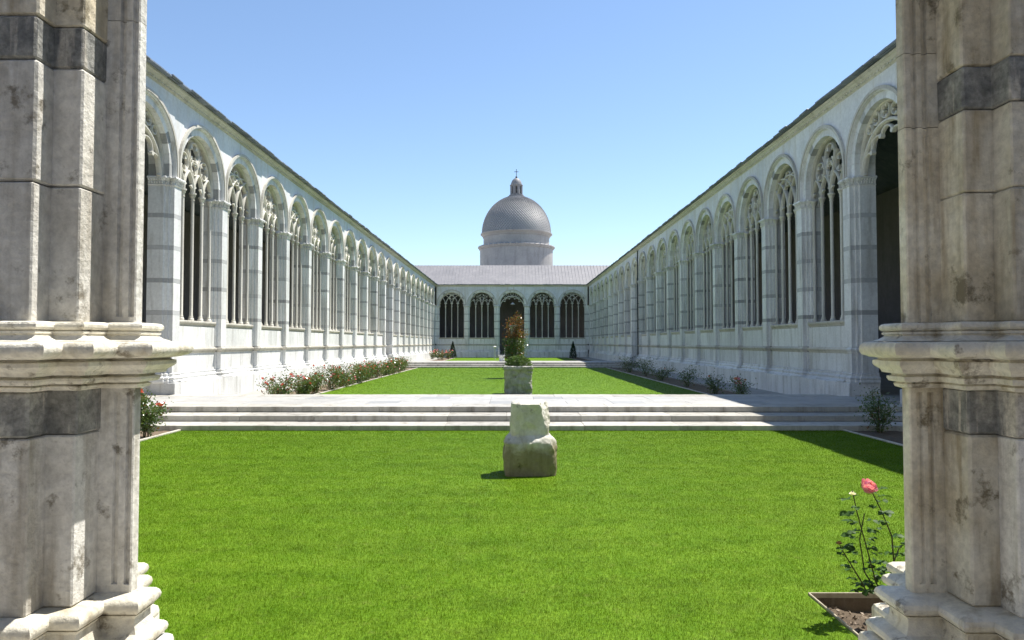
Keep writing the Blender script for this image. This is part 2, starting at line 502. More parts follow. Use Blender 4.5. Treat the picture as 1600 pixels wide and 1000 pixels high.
def blades(y0, y1, name, dens, hgt, wid):
    pts = []
    y = y0
    while y < y1:
        step = 0.5
        d = y + step / 2
        n = int(dens(d) * step * 2 * LAWN_X)
        p = np.empty((n, 2)); p[:, 0] = NP.uniform(-LAWN_X, LAWN_X, n); p[:, 1] = NP.uniform(y, min(y + step, y1), n)
        keep = np.abs(p[:, 0]) < 0.95 * p[:, 1] + 1.0
        pts.append(p[keep]); y += step
    p = np.concatenate(pts)
    k = ~((p[:, 0] > BED[0] - 0.03) & (p[:, 0] < BED[1]) & (p[:, 1] > BED[2]) & (p[:, 1] < BED[3] + 0.03))
    k &= ~((np.abs(p[:, 0] - 0.28) < 0.40) & (np.abs(p[:, 1] - 11.85) < 0.33))
    p = p[k]
    n = len(p)
    h = NP.uniform(0.6, 1.2, n) * hgt(p[:, 1]); w = NP.uniform(0.7, 1.3, n) * wid(p[:, 1])
    a = NP.uniform(0, 2 * np.pi, n); lean = NP.uniform(0.1, 0.9, n) * h; la = NP.uniform(0, 2 * np.pi, n)
    v = np.zeros((n, 3, 3))
    v[:, 0, 0] = p[:, 0] - np.cos(a) * w; v[:, 0, 1] = p[:, 1] - np.sin(a) * w
    v[:, 1, 0] = p[:, 0] + np.cos(a) * w; v[:, 1, 1] = p[:, 1] + np.sin(a) * w
    v[:, 2, 0] = p[:, 0] + np.cos(la) * lean; v[:, 2, 1] = p[:, 1] + np.sin(la) * lean
    v[:, 2, 2] = h
    v[:, :2, 2] = -0.01
    me = mesh_np(name, v.reshape(-1, 3), np.arange(n * 3).reshape(-1, 3), ['grass'])
    o = put(name, me); o['kind'] = 'stuff'
    return o
o = blades(3.6, 17.5, 'grass', lambda d: 12500 * min(1, (5.5 / d) ** 1.3), lambda y: 0.020 + 0.0002 * y, lambda y: 0.0009 + 0.00015 * y)
tag(o, 'short mown green grass of the near lawn', 'grass')
o = blades(25.2, 61.5, 'grass', lambda d: 260 * (30 / d), lambda y: 0.022 + 0 * y, lambda y: 0.00028 * y)
tag(o, 'short mown grass of the lawn beyond the white walkway', 'grass')

# beds, gravel strips, kerbs
def strips(y0, y1):
    for s in (-1, 1):
        g = MB()
        nx, ny = 10, int((y1 - y0) * 3)
        vs = []; fs = []
        for j in range(ny + 1):
            for i in range(nx + 1):
                x = s * (LAWN_X + 0.09 + 1.5 * i / nx); y = y0 + (y1 - y0) * j / ny
                vs.append((x, y, -0.015 + 0.05 * mnoise.noise(Vector((x * 3, y * 3, 2)))))
        for j in range(ny):
            for i in range(nx):
                a = j * (nx + 1) + i
                fs.append((a, a + 1, a + nx + 2, a + nx + 1))
        g.add(vs, fs, 0, True)
        struct('flower_bed', g.mesh('flower_bed', ['soil']))
        g = MB(); x0, x1 = sorted((s * (LAWN_X + 1.6), s * (WX - 0.2)))
        g.box(x0, x1, y0, y1, -0.05, 0.05)
        struct('path', g.mesh('path', ['gravel']))
        kb = MB(); kb.cbox(-0.035, 0.035, -0.49, 0.49, -0.12, 0.035, 0.006)
        km = kb.mesh('kerb_stone', ['kerb'])
        root = bpy.data.objects.new('kerb', None); COL.objects.link(root); root['kind'] = 'structure'
        root.location = (s * (LAWN_X + 0.045), 0, 0)
        for j in range(int(y1 - y0)):
            put('kerb_stone', km, root, (R.uniform(-.006, .006), y0 + 0.5 + j, R.uniform(-.008, .004)), R.uniform(-.006, .006))
strips(3.5, 17.5); strips(25.2, 61.5); strips(69.9, 105.6)

# raised cross walks with steps
def walkway(yt0, yt1, tread, label_rows, detail=True):
    root = bpy.data.objects.new('walkway', None); COL.objects.link(root); root['kind'] = 'structure'
    zs = (0.12, 0.27, FLOOR)
    core = MB(); core.box(-WX + .16, WX - .16, yt0 + 0.05, yt1 - 0.05, -0.05, FLOOR - 0.06)
    for k, z in enumerate(zs[:2]):
        e = tread * (2 - k)
        core.box(-WX + .17, WX - .17, yt0 - e + 0.05, yt0 + 0.06, -0.05, z - 0.05 - 0.002 * k)
        core.box(-WX + .17, WX - .17, yt1 - 0.06, yt1 + e - 0.05, -0.05, z - 0.05 - 0.002 * k)
    put('foundation', core.mesh('foundation', ['mortar']), root)
    variants = []
    for L in (1.5, 1.9, 2.3):
        b = MB(); b.cbox(-L / 2 + .002, L / 2 - .002, 0, tread + 0.03, -0.14, 0, 0.008)
        variants.append((L, b.mesh('step_stone', ['riser'])))
    for side in (0, 1):
        for k, z in enumerate(zs):
            e = tread * (2 - k)
            x = -WX + 0.16
            while x < WX - 0.6:
                L, me = R.choice(variants)
                if x + L > WX - 0.16:
                    L, me = variants[0]
                    if x + L > WX - 0.1:
                        break
                y = yt0 - e if side == 0 else yt1 + e
                put('step_stone', me, root, (x + L / 2, y + R.uniform(-.004, .004), z + R.uniform(-.003, .003)), 0 if side == 0 else math.pi)
                x += L
    # slabs of the top
    rows = label_rows
    yy0, yy1 = yt0 + tread + 0.035, yt1 - tread - 0.035
    dy = (yy1 - yy0) / rows
    sl = {}
    for w in (0.9, 1.3):
        for mt in ('paving', 'paving_grey'):
            b = MB(); b.cbox(-w / 2 + .003, w / 2 - .003, -dy / 2 + .003, dy / 2 - .003, -0.08, 0, 0.005)
            sl[w, mt] = b.mesh('paving_slab', [mt])
    for r in range(rows):
        x = -WX + 0.16; i = r
        while x < WX - 0.16 - 0.85:
            w = 1.3 if i % 3 else 0.9
            mt = 'paving_grey' if (i % 3 == 0 and r % 2 == 0) else 'paving'
            put('paving_slab', sl[w, mt], root, (x + w / 2, yy0 + dy * (r + .5), FLOOR - 0.003 + R.uniform(-.003, .003)))
            x += w; i += 1
    return root
walkway(19.3, 23.9, 0.9, 3)
walkway(63.4, 68.5, 0.9, 3, False)

# ------------------------------------------------------------------ arcade kit (local frame: X along, Y into the wall, Z up)
def arc(cx, cz, r, a0, a1, n):
    return [(cx + r * math.cos(math.radians(a0 + (a1 - a0) * i / n)), cz + r * math.sin(math.radians(a0 + (a1 - a0) * i / n))) for i in range(n + 1)]

LW = .20           # recess of parapets and windows behind the pier faces
UW = .05           # upper wall, almost flush with the piers
BK = .80           # back of the wall
PIER_PLAN = [(-.42, BK), (-.42, .27), (-.34, .27), (-.34, .15), (-.25, .15), (-.25, 0), (.25, 0), (.25, .15), (.34, .15), (.34, .27), (.42, .27), (.42, BK)]
def shrink(poly, d):
    return [(x - math.copysign(d, x), y + (d if y < BK - .01 else -d)) for x, y in poly]

class Kit:
    """Meshes of one kind of bay: b = bay width, zc = centre of the arch."""
    def __init__(self, b, zc):
        self.b = b; self.zc = zc; self.a = b / 2 - 0.42
        a = self.a; hb = b / 2
        # --- pier courses
        zs = [1.12]
        self.courses = []
        edges = [1.98, 3.06, 3.20, 4.13, 4.27, 5.23, 5.37, 6.30, 6.44, Z_CAP0 + 0.02]
        cut = [1.12, 1.78]
        self.courses.append((1.12, 1.77, 'marble'))
        for i in range(len(edges) - 1):
            self.courses.append((edges[i], edges[i + 1], 'dark' if i % 2 else 'marble'))
        self.course_me = []
        self.pier_all = MB()
        mi = {'marble': 0, 'dark': 1}
        for z0, z1, mt in self.courses:
            p = MB(); p.prism(PIER_PLAN, z0 + .003, z1 - .003, 0)
            self.course_me.append(p.mesh('stone_course', [mt]))
            self.pier_all.join(p, {0: mi[mt]})
        self.core = MB(); self.core.prism(shrink(PIER_PLAN, .012), 0.3, Z_CAP1 - .05)
        # --- capital
        self.capital = MB()
        path = list(PIER_PLAN)
        self.capital.sweep([(0, Z_CAP0 - .012), (.035, Z_CAP0), (.04, Z_CAP0 + 0.017), (.012, Z_CAP0 + 0.028), (.012, Z_CAP0 + 0.114), (.05, Z_CAP0 + 0.188), (.075, Z_CAP0 + 0.205),
                            (.08, Z_CAP0 + 0.222), (.10, Z_CAP0 + 0.228), (.10, Z_CAP1 - .03), (.085, Z_CAP1), (-.3, Z_CAP1)], path, 0)
        for i in range(len(path) - 1):                       # carved leaves on the bell
            p0, p1 = Vector(path[i]), Vector(path[i + 1])
            L = (p1 - p0).length; k = max(1, int(L / .085)); d = (p1 - p0) / max(L, 1e-6); nn = Vector((d.y, -d.x))
            for j in range(k):
                c = p0 + d * (L * (j + .5) / k)
                hw = .03
                for (za, zb, oa, ob) in ((Z_CAP0 + 0.028, Z_CAP0 + 0.125, .015, .055), (Z_CAP0 + 0.114, Z_CAP0 + 0.211, .03, .095)):
                    e = d * hw
                    q = [c - e * 0.6 + nn * oa, c + e * 0.6 + nn * oa, c + e + nn * ob, c - e + nn * ob, c + nn * (ob + .028)]
                    v = [(q[0].x, q[0].y, za), (q[1].x, q[1].y, za), (q[2].x, q[2].y, zb - .012), (q[3].x, q[3].y, zb - .012), (q[4].x, q[4].y, zb - .028),
                         ((c + nn * (ob - .01)).x, (c + nn * (ob - .01)).y, zb + .005)]
                    self.capital.add(v, [(0, 1, 4), (0, 4, 3), (1, 2, 4), (3, 4, 5), (4, 2, 5)], 0)
        # --- window: columns, sill, tracery
        r = .062
        self.column = MB()
        zb = 2.92
        self.column.lathe([(r * 1.75, zb), (r * 1.75, zb + .05), (r * 1.6, zb + .09), (r * 1.2, zb + .12), (r * 1.3, zb + .16), (r, zb + .19), (r * .95, 7.31),
                           (r * 1.3, 7.32), (r * 1.3, 7.345), (r, 7.355), (r * 1.15, 7.42), (r * 1.8, 7.49), (r * 1.4, 7.495), (r * 2.1, 7.55), (r * 2.1, 7.60)], 10, (0, .40))
        self.mx = [-a / 2, 0, a / 2]; self.jx = [-a + .05, a - .05]
        self.sill = MB()
        self.sill.sweep([(-.5, 2.72), (0, 2.72), (.02, 2.745), (.02, 2.78), (.05, 2.80), (.085, 2.85), (.085, 2.90), (.06, 2.92), (-.62, 2.92)], [(-hb + .345, LW + .03), (hb - .345, LW + .03)], 0)
        self.tracery = [self.make_tracery(t) for t in (0, 1)]
        self.ptracery = self.make_portal_tracery()
        # --- arch ring
        ra, rb = a, a + .23
        self.vous = []; self.vous_all = MB()
        nv = 15
        pal = ['marble', 'warm', 'marble', 'marble', 'mid', 'marble', 'warm', 'marble']
        rr = random.Random(3)
        for s in (-1, 1):
            v = MB(); x0, x1 = sorted((s * ra, s * (rb)))
            v.cbox(x0, x1, .10, BK, Z_CAP1, zc - .003, .004)
            self.vous.append((v, 'mid' if s > 0 else 'marble'))
        for i in range(nv):
            a0 = 180 * i / nv + .15; a1 = 180 * (i + 1) / nv - .15
            ins = arc(0, zc, ra, a0, a1, 3); out = arc(0, zc, rb, a0, a1, 3)
            v = MB(); v.yprism(list(reversed(ins)) + out, .10, BK)
            self.vous.append((v, pal[(i * 5 + rr.randrange(3)) % len(pal)]))
        mi3 = {'marble': 0, 'warm': 1, 'mid': 2}
        self.vous_me = []
        for v, mt in self.vous:
            self.vous_me.append(v.mesh('voussoir', [mt]))
            self.vous_all.join(v, {0: mi3[mt]})
        # --- hood mould
        self.hood = MB()
        ro = hb - 0.035
        for (r0, r1, y0, y1, mt) in ((rb - .002, rb + .05, .06, .11, 0), (ro - .1, ro, -.045, .1, 1), (ro - .135, ro - .098, -.01, .1, 0)):
            pin = [(r0, Z_CAP1)] + arc(0, zc, r0, 0, 180, 36) + [(-r0, Z_CAP1)]
            pout = [(r1, Z_CAP1)] + arc(0, zc, r1, 0, 180, 36) + [(-r1, Z_CAP1)]
            n = len(pin)
            v = []
            for p, q in zip(pin, pout):
                v += [(p[0], y1, p[1]), (p[0], y0, p[1]), (q[0], y0, q[1]), (q[0], y1, q[1])]
            f = []
            for i in range(n - 1):
                for t in range(4):
                    f.append((i * 4 + t, (i + 1) * 4 + t, (i + 1) * 4 + (t + 1) % 4, i * 4 + (t + 1) % 4))
            f += [(0, 1, 2, 3), tuple((n - 1) * 4 + t for t in (3, 2, 1, 0))]
            self.hood.add(v, f, mt)
        # --- spandrel wall with its arched hole
        rs = rb + .045
        hole = [(rs, Z_CAP1)] + arc(0, zc, rs, 0, 180, 36) + [(-rs, Z_CAP1)]
        rim = []
        for x, z in hole:
            if z <= zc + 1e-6:
                rim.append((math.copysign(hb, x), Z_CAP1 if z <= Z_CAP1 else z))
            else:
                ang = math.atan2(z - zc, x); c, s_ = math.cos(ang), math.sin(ang)
                t = min(hb / max(abs(c), 1e-6), (Z_CORN + .1 - zc) / max(s_, 1e-6))
                rim.append((c * t, zc + s_ * t))
        # exact corners
        def fixc(rim):
            out = []
            for i, p in enumerate(rim):
                out.append(p)
            return out
        self.spandrel = MB()
        n = len(hole)
        for y, flip in ((UW, False), (BK - .01, True)):
            v = [(x, y, z) for x, z in hole] + [(x, y, z) for x, z in rim]
            f = [(i, i + 1, n + i + 1, n + i) if not flip else (n + i, n + i + 1, i + 1, i) for i in range(n - 1)]
            o0 = len(v)
            ct = Z_CORN + .1
            v += [(hb, y, ct), (-hb, y, ct)]
            for i in range(n - 1):
                p, q = rim[i], rim[i + 1]
                if abs(p[0] - hb) < 1e-6 and abs(q[0] - hb) > 1e-6:
                    f.append((n + i, n + i + 1, o0))
                if abs(p[0] + hb) > 1e-6 and abs(q[0] + hb) < 1e-6:
                    f.append((n + i, n + i + 1, o0 + 1))
            self.spandrel.add(v, f, 0)
        v = []
        for x, z in hole:
            v += [(x, UW, z), (x, BK - .01, z)]
        self.spandrel.add(v, [(2 * i, 2 * i + 1, 2 * i + 3, 2 * i + 2) for i in range(n - 1)], 0)
        # --- dado and parapet
        ex = hb - .25
        bays = [(-hb, 0), (-ex, 0), (-ex, LW), (ex, LW), (ex, 0), (hb, 0)]
        self.plinth_blocks = []; self.dado_blocks = []
        self.base_core = MB()
        self.base_core.box(-hb, hb, LW + .03, BK - .02, -.05, 2.72)
        self.base_core.box(-hb, hb, -.14, LW + .04, -.05, .78)
        W = 2 * (ex - .003)
        cuts = [-1, -.42, .2, 1]
        for z0, z1, cs in ((1.12, 1.78, [-1, -.42, .2, 1]), (1.97, 2.72, [-1, -.1, .55, 1])):
            for i in range(3):
                p = MB(); p.cbox(cs[i] * W / 2 + .003, cs[i + 1] * W / 2 - .003, LW + .005, LW + .12, z0 + .003, z1 - .003, .004)
                self.dado_blocks.append(p)
        for i, (x0, x1) in enumerate(((-hb, -hb * .35), (-hb * .35, hb * .3), (hb * .3, hb))):
            p = MB(); p.cbox(x0 + .003, x1 - .003, -.2, LW, -.04, .80, .006)
            self.plinth_blocks.append(p)
        self.string = MB()
        self.string.sweep([(-.1, 1.76), (.0, 1.76), (.025, 1.79), (.03, 1.82), (.07, 1.86), (.085, 1.88), (.085, 1.92), (.075, 1.935), (.03, 1.94), (.02, 1.975), (-.1, 1.975)], bays, 0)
        self.pmould = MB()
        self.pmould.sweep([(-.1, .79), (.20, .79), (.205, .83), (.17, .86), (.12, .87), (.10, .91), (.12, .93), (.125, .97), (.09, 1.0), (.05, 1.01), (.035, 1.06), (.05, 1.07), (.05, 1.1), (.02, 1.12), (-.1, 1.12)], bays, 0)
        self.parapet_all = MB()
        for p in self.dado_blocks + self.plinth_blocks:
            self.parapet_all.join(p)
        # portal: plinth return each side
        self.pplinths = []
        for s in (-1, 1):
            self.pplinth = MB(); self.pplinths.append(('plinth', self.pplinth))
            x0, x1 = sorted((s * (hb - .46), s * hb))
            self.pplinth.cbox(x0, x1, -.2, BK + .03, -.04, .80, .01)
            path = [(-hb, 0), (-hb + .25, 0), (-hb + .25, .15), (-hb + .34, .15), (-hb + .34, .27), (-hb + .42, .27), (-hb + .42, BK)]
            if s > 0:
                path = [(-x, y) for x, y in reversed(path)]
            for prof in ([(-.1, 1.76), (.0, 1.76), (.025, 1.79), (.03, 1.82), (.07, 1.86), (.085, 1.88), (.085, 1.92), (.075, 1.935), (.03, 1.94), (.02, 1.975), (-.1, 1.975)],
                         [(-.1, .79), (.1, .79), (.12, .83), (.12, .87), (.10, .91), (.12, .93), (.125, .97), (.09, 1.0), (.05, 1.01), (.035, 1.06), (.05, 1.07), (.05, 1.1), (.02, 1.12), (-.1, 1.12)]):
                pm = MB(); pm.sweep(prof, path, 0); self.pplinths.append(('string_course' if prof[0][1] > 1.5 else 'base_moulding', pm))
        # freeze shared meshes
        self.me = dict(
            pier_core=self.core.mesh('pier', ['mortar']), pier_all=self.pier_all.mesh('pier', ['marble', 'dark']),
            capital=self.capital.mesh('capital', ['marble']), column=self.column.mesh('column', ['warm_column']),
            sill=self.sill.mesh('sill', ['cornice']), tr0=self.tracery[0].mesh('tracery', ['warm_column']), tr1=self.tracery[1].mesh('tracery', ['warm_column']),
            ptr=self.ptracery.mesh('tracery', ['warm_column']), hood=self.hood.mesh('hood_mould', ['marble', 'cornice']),
            vous_all=self.vous_all.mesh('arch_ring', ['marble', 'warm', 'mid']), spandrel=self.spandrel.mesh('spandrel_wall', ['spandrel']),
            base_core=self.base_core.mesh('parapet', ['mortar']), parapet_all=self.parapet_all.mesh('stone_facing', ['marble']),
            string=self.string.mesh('string_course', ['cornice']), pmould=self.pmould.mesh('base_moulding', ['marble']))
        self.pplinth_me = [(nm, p.mesh(nm, ['marble'])) for nm, p in self.pplinths]
        self.dado_me = [p.mesh('stone_block', ['marble']) for p in self.dado_blocks]
        self.plinth_me = [p.mesh('plinth_stone', ['marble']) for p in self.plinth_blocks]

    def inside(self, x, z):
        if abs(x) > self.a:
            return False
        return z <= self.zc or x * x + (z - self.zc) ** 2 <= (self.a + .02) ** 2
    def clip(self, pl):
        runs = []; cur = []
        for p in pl:
            if self.inside(*p):
                cur.append(p)
            else:
                if len(cur) > 1:
                    runs.append(cur)
                cur = []
        if len(cur) > 1:
            runs.append(cur)
        return runs
    def foil(self, b, cx, cz, r, y0, y1, rot=45):
        b.bar(arc(cx, cz, r, 0, 360, 24)[:-1], .058, y0, y1, 0, True)
        for k in range(4):
            t = math.radians(rot + 90 * k)
            c, s = math.cos(t), math.sin(t)
            w = r * .3
            q = [(cx + c * r - s * w, cz + s * r + c * w), (cx + c * r * .42, cz + s * r * .42), (cx + c * r + s * w, cz + s * r - c * w)]
            b.yprism(q, y0 + .03, y1 - .01)
    def make_tracery(self, kind):
        b = MB(); a = self.a; w = a / 2; s = 7.60; y0, y1 = .32, .47
        xs = [-a, -w, 0, w, a]
        b.bar([(a, s)] + arc(0, self.zc, a - .03, 0, 180, 40) + [(-a, s)], .10, y0 - .02, y1, 0)
        if kind == 0:
            Rr = 2 * w
            for i, x in enumerate(xs):
                if i < 4:
                    for run in self.clip([(x + Rr - Rr * math.cos(t * .02), s + Rr * math.sin(t * .02)) for t in range(0, 79)]):
                        b.bar(run, .085, y0, y1)
                if i > 0:
                    for run in self.clip([(x - Rr + Rr * math.cos(t * .02), s + Rr * math.sin(t * .02)) for t in range(0, 79)]):
                        b.bar(run, .085, y0 + .002, y1 - .002)
            self.foil(b, 0, self.zc + a * .62, a * .19, y0 + .01, y1)
        else:
            Rr = 1.12 * w
            for i in range(4):
                x0, x1 = xs[i], xs[i + 1]
                top = math.acos((Rr - w / 2) / Rr)
                b.bar([(x0 + Rr - Rr * math.cos(top * t / 10), s + Rr * math.sin(top * t / 10)) for t in range(11)], .085, y0, y1)
                b.bar([(x1 - Rr + Rr * math.cos(top * t / 10), s + Rr * math.sin(top * t / 10)) for t in range(11)], .085, y0 + .002, y1 - .002)
            for (cx, cz, r) in ((-.52 * a, s + .62 * a, .21 * a), (.52 * a, s + .62 * a, .21 * a), (0, self.zc + .62 * a, .24 * a), (0, s + .58 * a, .17 * a)):
                self.foil(b, cx, cz, r, y0 + .01, y1)
            for sgn in (-1, 1):
                b.bar([(sgn * .0, s + .3), (sgn * .18 * a, s + .62 * a), (sgn * .36 * a, s + .95 * a)], .07, y0 + .01, y1)
        # cusps in the lancets
        for i in range(4):
            xm = (xs[i] + xs[i + 1]) / 2
            hz = s + (.42 if kind == 0 else .3) * w
            for sg in (-1, 1):
                b.yprism([(xm + sg * w * .44, hz - .1), (xm + sg * w * .44, hz + .1), (xm + sg * w * .20, hz)][::sg], y0 + .04, y1 - .03)
        return b
    def make_portal_tracery(self):
        b = MB(); a = self.a; zc = self.zc; y0, y1 = .31, .47
        s = Z_CAP1; h = .72 * (zc + a - s)
        Rl = (a * a + h * h) / (2 * h); cz = s + h - Rl
        t0 = math.degrees(math.asin(min(1, (s - cz) / Rl)))
        b.bar([(a, s)] + arc(0, zc, a - .03, 0, 180, 40) + [(-a, s)], .10, y0 - .02, y1, 0)
        b.bar(arc(0, cz, Rl - .05, t0, 180 - t0, 30), .13, y0 - .01, y1 + .01)
        k = 5
        tips = []
        for i in range(0, k + 1):
            t = math.radians(t0 + (180 - 2 * t0) * i / k); r1 = Rl - (.40 if 0 < i < k else .12)
            tips.append((math.cos(t) * r1, cz + math.sin(t) * r1))
        for p, q in zip(tips[:-1], tips[1:]):
            ch = Vector((q[0] - p[0], q[1] - p[1])); nr = Vector((ch.y, -ch.x)).normalized(); mid = Vector(((p[0] + q[0]) / 2, (p[1] + q[1]) / 2)); hgt = ch.length * .36
            if (mid + nr).y < mid.y:
                nr = -nr
            pl = []
            for u in range(11):
                f = u / 10
                pp = Vector(p).lerp(Vector(q), f) + nr * hgt * math.sin(math.pi * f) ** .6
                pl.append((pp.x, pp.y))
            b.bar(pl, .075, y0 + .02, y1 - .02)
        for p in tips[1:-1]:
            b.yprism(arc(p[0], p[1], .075, 0, 330, 8), y0 + .01, y1 - .01)
        gap = (zc + a) - (s + h)
        for (f, sc) in ((0, .42), (.36, .36), (-.36, .36), (.62, .26), (-.62, .26)):
            x = f * a
            zt = zc + math.sqrt(max(0, a * a - x * x)); zb_ = cz + math.sqrt(Rl * Rl - x * x)
            self.foil(b, x, (zt + zb_) / 2, max(.1, (zt - zb_) * sc), y0, y1, 0)
        return b

M['warm_column'] = stone('column_marble', (0.70, 0.67, 0.59), (0.58, 0.55, 0.47), (0.46, 0.43, 0.35), fine=5, vary=0.15)
K4 = Kit(BAY, 8.08)
KE = Kit(BAY_E, 7.80)

def add_pier(root, K, x, detail):
    if detail:
        p = put('pier', K.me['pier_core'], root, (x, 0, 0))
        for me in K.course_me:
            put('stone_course', me, p)
    else:
        p = put('pier', K.me['pier_all'], root, (x, 0, 0))
    put('capital', K.me['capital'], p)
    return p

def add_bay(root, K, x, detail, kind='window', tr=0):
    L = (x, 0, 0)
    put('spandrel_wall', K.me['spandrel'], root, L)
    h = put('arch', K.me['hood'], root, L)
    if detail:
        for me in K.vous_me:
            put('voussoir', me, h)
    else:
        put('arch_ring', K.me['vous_all'], h)
    if kind == 'window':
        w = put('window', K.me['tr%d' % tr], root, L)
        for mx in K.mx:
            put('column', K.me['column'], w, (mx, 0, 0))
        if detail:
            for mx in K.jx:
                put('column', K.me['column'], w, (mx, 0, 0))
        put('sill', K.me['sill'], w)
        p = put('parapet', K.me['base_core'], root, L)
        if detail:
            for me in K.dado_me:
                put('stone_block', me, p)
            for me in K.plinth_me:
                put('plinth_stone', me, p)
        else:
            put('stone_facing', K.me['parapet_all'], p)
        put('string_course', K.me['string'], p)
        put('base_moulding', K.me['pmould'], p)
    elif kind == 'portal':
        put('portal_tracery', K.me['ptr'], root, L)
        for nm, me in K.pplinth_me:
            put(nm, me, root, L)

def roof_and_gallery(root, x0, x1, eave_seed, roof_mat='eave', plaster='plaster', seams=False, hip=(0, 0)):
    # cornice
    c = MB()
    c.sweep([(-.2, Z_CORN), (0, Z_CORN), (.02, Z_CORN + .03), (.06, Z_CORN + .05), (.07, Z_CORN + .09), (.12, Z_CORN + .12), (.16, Z_CORN + .17), (.22, Z_CORN + .20), (.23, Z_CORN + .26), (-.2, Z_CORN + .26)],
            [(x0, UW - .005), (x1, UW - .005)], 0)
    n = int((x1 - x0) / .2)
    for i in range(n):
        xx = x0 + (i + .5) * (x1 - x0) / n
        c.box(xx - .05, xx + .05, UW - .10, UW - .03, Z_CORN + .055, Z_CORN + .118)
    co = put('cornice', c.mesh('cornice', ['cornice']), root)
    # roof sheet and ridge
    ze = Z_CORN + .27
    rd, rz_ = 5.0, 14.05
    r = MB()
    for (p0, p1) in (((-.30, ze), (rd, rz_)), ((rd, rz_), (10.6, ze + .05))):
        dxl = hip
        v = [(x0 - 6, p0[0], p0[1]), (x1 + 6, p0[0], p0[1]), (x1 + 6, p1[0], p1[1]), (x0 - 6, p1[0], p1[1]),
             (x0 - 6, p0[0], p0[1] + .05), (x1 + 6, p0[0], p0[1] + .05), (x1 + 6, p1[0], p1[1] + .05), (x0 - 6, p1[0], p1[1] + .05)]
        r.add(v, [(3, 2, 1, 0), (4, 5, 6, 7), (0, 1, 5, 4), (1, 2, 6, 5), (2, 3, 7, 6), (3, 0, 4, 7)], 0)
    ro = put('roof', r.mesh('roof', [roof_mat]), root)
    if seams:
        s = MB(); x = x0 - 5.9; L = math.hypot(rd + .22, rz_ - ze); a = math.atan2(rz_ - ze, rd + .22)
        while x < x1 + 5.9:
            q = [(x - .035, -.24, ze + .05), (x + .035, -.24, ze + .05), (x + .035, rd, rz_ + .05), (x - .035, rd, rz_ + .05)]
            s.add(q + [(p[0] * 1.0, p[1], p[2] + .07) for p in q], [(4, 5, 6, 7), (0, 1, 5, 4), (1, 2, 6, 5), (3, 0, 4, 7), (2, 3, 7, 6)], 0)
            x += .5
        so = put('standing_seams', s.mesh('standing_seams', ['lead']), ro); so['kind'] = 'stuff'
    # eave slabs, ragged
    rr = random.Random(eave_seed)
    var = []
    for k in range(6):
        L = rr.uniform(.62, .78)
        e = MB(); e.cbox(-.36, .36, -.39 + rr.uniform(-.03, .03), .5, 0, rr.uniform(.045, .07), .012)
        me = e.mesh('eave_slab', ['eave_edge']); var.append(me)
    x = x0
    while x < x1:
        o = put('eave_slab', rr.choice(var), ro, (x + .35, -.0 + rr.uniform(-.02, .02), ze + .005 + rr.uniform(-.012, .02)), rr.uniform(-.01, .01))
        o.rotation_euler = (rr.uniform(-.01, .03), rr.uniform(-.02, .02), rr.uniform(-.015, .015))
        x += .70
    return ro

M['eave_edge'] = stone('eave_edge', (0.22, 0.25, 0.31), (0.15, 0.175, 0.23), (0.34, 0.36, 0.41), rough=0.5, big=1.5, fine=4, bump=0.2, vary=0.35)
def wall_box(root, name, x0, x1, y0, y1, z0, z1, mat):
    b = MB(); b.box(x0, x1, y0, y1, z0, z1)
    return put(name, b.mesh(name, [mat]), root)

def arcade(name, loc, rz, label):
    root = bpy.data.objects.new(name, None); COL.objects.link(root)
    root.location = loc; root.rotation_euler = (0, 0, rz)
    tag(root, label, 'arcade', 'arcades around the cloister court')
    return root

# long arcades
Y0 = 4.2
for s, lab in ((-1, 'long sunlit white marble arcade of tall traceried windows along the left'),
               (1, 'long shaded marble arcade of tall traceried windows along the right')):
    root = arcade('cloister_arcade', (s * WX, 0, 0), math.radians(-90 * s), lab)
    sx = (lambda y: y) if s < 0 else (lambda y: -y)
    for k in range(26):
        y = Y0 + BAY * k
        add_pier(root, K4, sx(y), 3 <= k <= 12)
        if k == 25:
            break
        if k == 0:
            pass
        kind = 'portal' if k in (4, 15) else 'window'
        add_bay(root, K4, sx(y + BAY / 2), 3 <= k <= 11, kind, k % 2)
    ends = sorted((sx(2.6), sx(WY + .3)))
    # closing pieces in the corners
    lo, hi = sorted((sx(Y0 - 1.4), sx(Y0 - .3))); wall_box(root, 'corner_wall', lo, hi, .06, BK - .03, 0, Z_CORN + .1, 'marble')
    lo, hi = sorted((sx(Y0 + 100 + .3), sx(WY + .3))); wall_box(root, 'corner_wall', lo, hi, .06, BK - .03, 0, Z_CORN + .1, 'marble')
    roof_and_gallery(root, ends[0], ends[1], 5 + s)
    lo, hi = sorted((sx(-9), sx(WY + 11)))
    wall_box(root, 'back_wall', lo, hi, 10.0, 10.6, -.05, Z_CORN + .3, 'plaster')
    wall_box(root, 'gallery_floor', lo, hi, .0, 10.0, -.05, FLOOR - .01, 'floor')
    if s > 0:
        d = MB(); d.tube([(-64.15, -.08, .35), (-64.15, -.08, 10.4)], .055, 8)
        for z in (1.2, 3.4, 5.6, 7.8):
            d.box(-64.24, -64.06, -.15, .02, z, z + .05)
        put('downpipe', d.mesh('downpipe', ['iron']), root)

# far arcade
root = arcade('cloister_arcade', (0, WY, 0), 0, 'shaded end arcade of five arched openings closing the far side')
for i in range(6):
    add_pier(root, KE, (i - 2.5) * BAY_E, False)
for i in range(5):
    x = (i - 2) * BAY_E
    add_bay(root, KE, x, False, 'portal' if i == 2 else 'window', 0 if i in (0, 4) else 1)
ro = roof_and_gallery(root, -11.5, 11.5, 3, 'lead', seams=True)
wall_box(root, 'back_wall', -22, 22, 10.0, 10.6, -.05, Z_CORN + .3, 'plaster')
wall_box(root, 'gallery_floor', -11.3, 11.3, .05, 10.0, -.05, FLOOR - .015, 'floor')

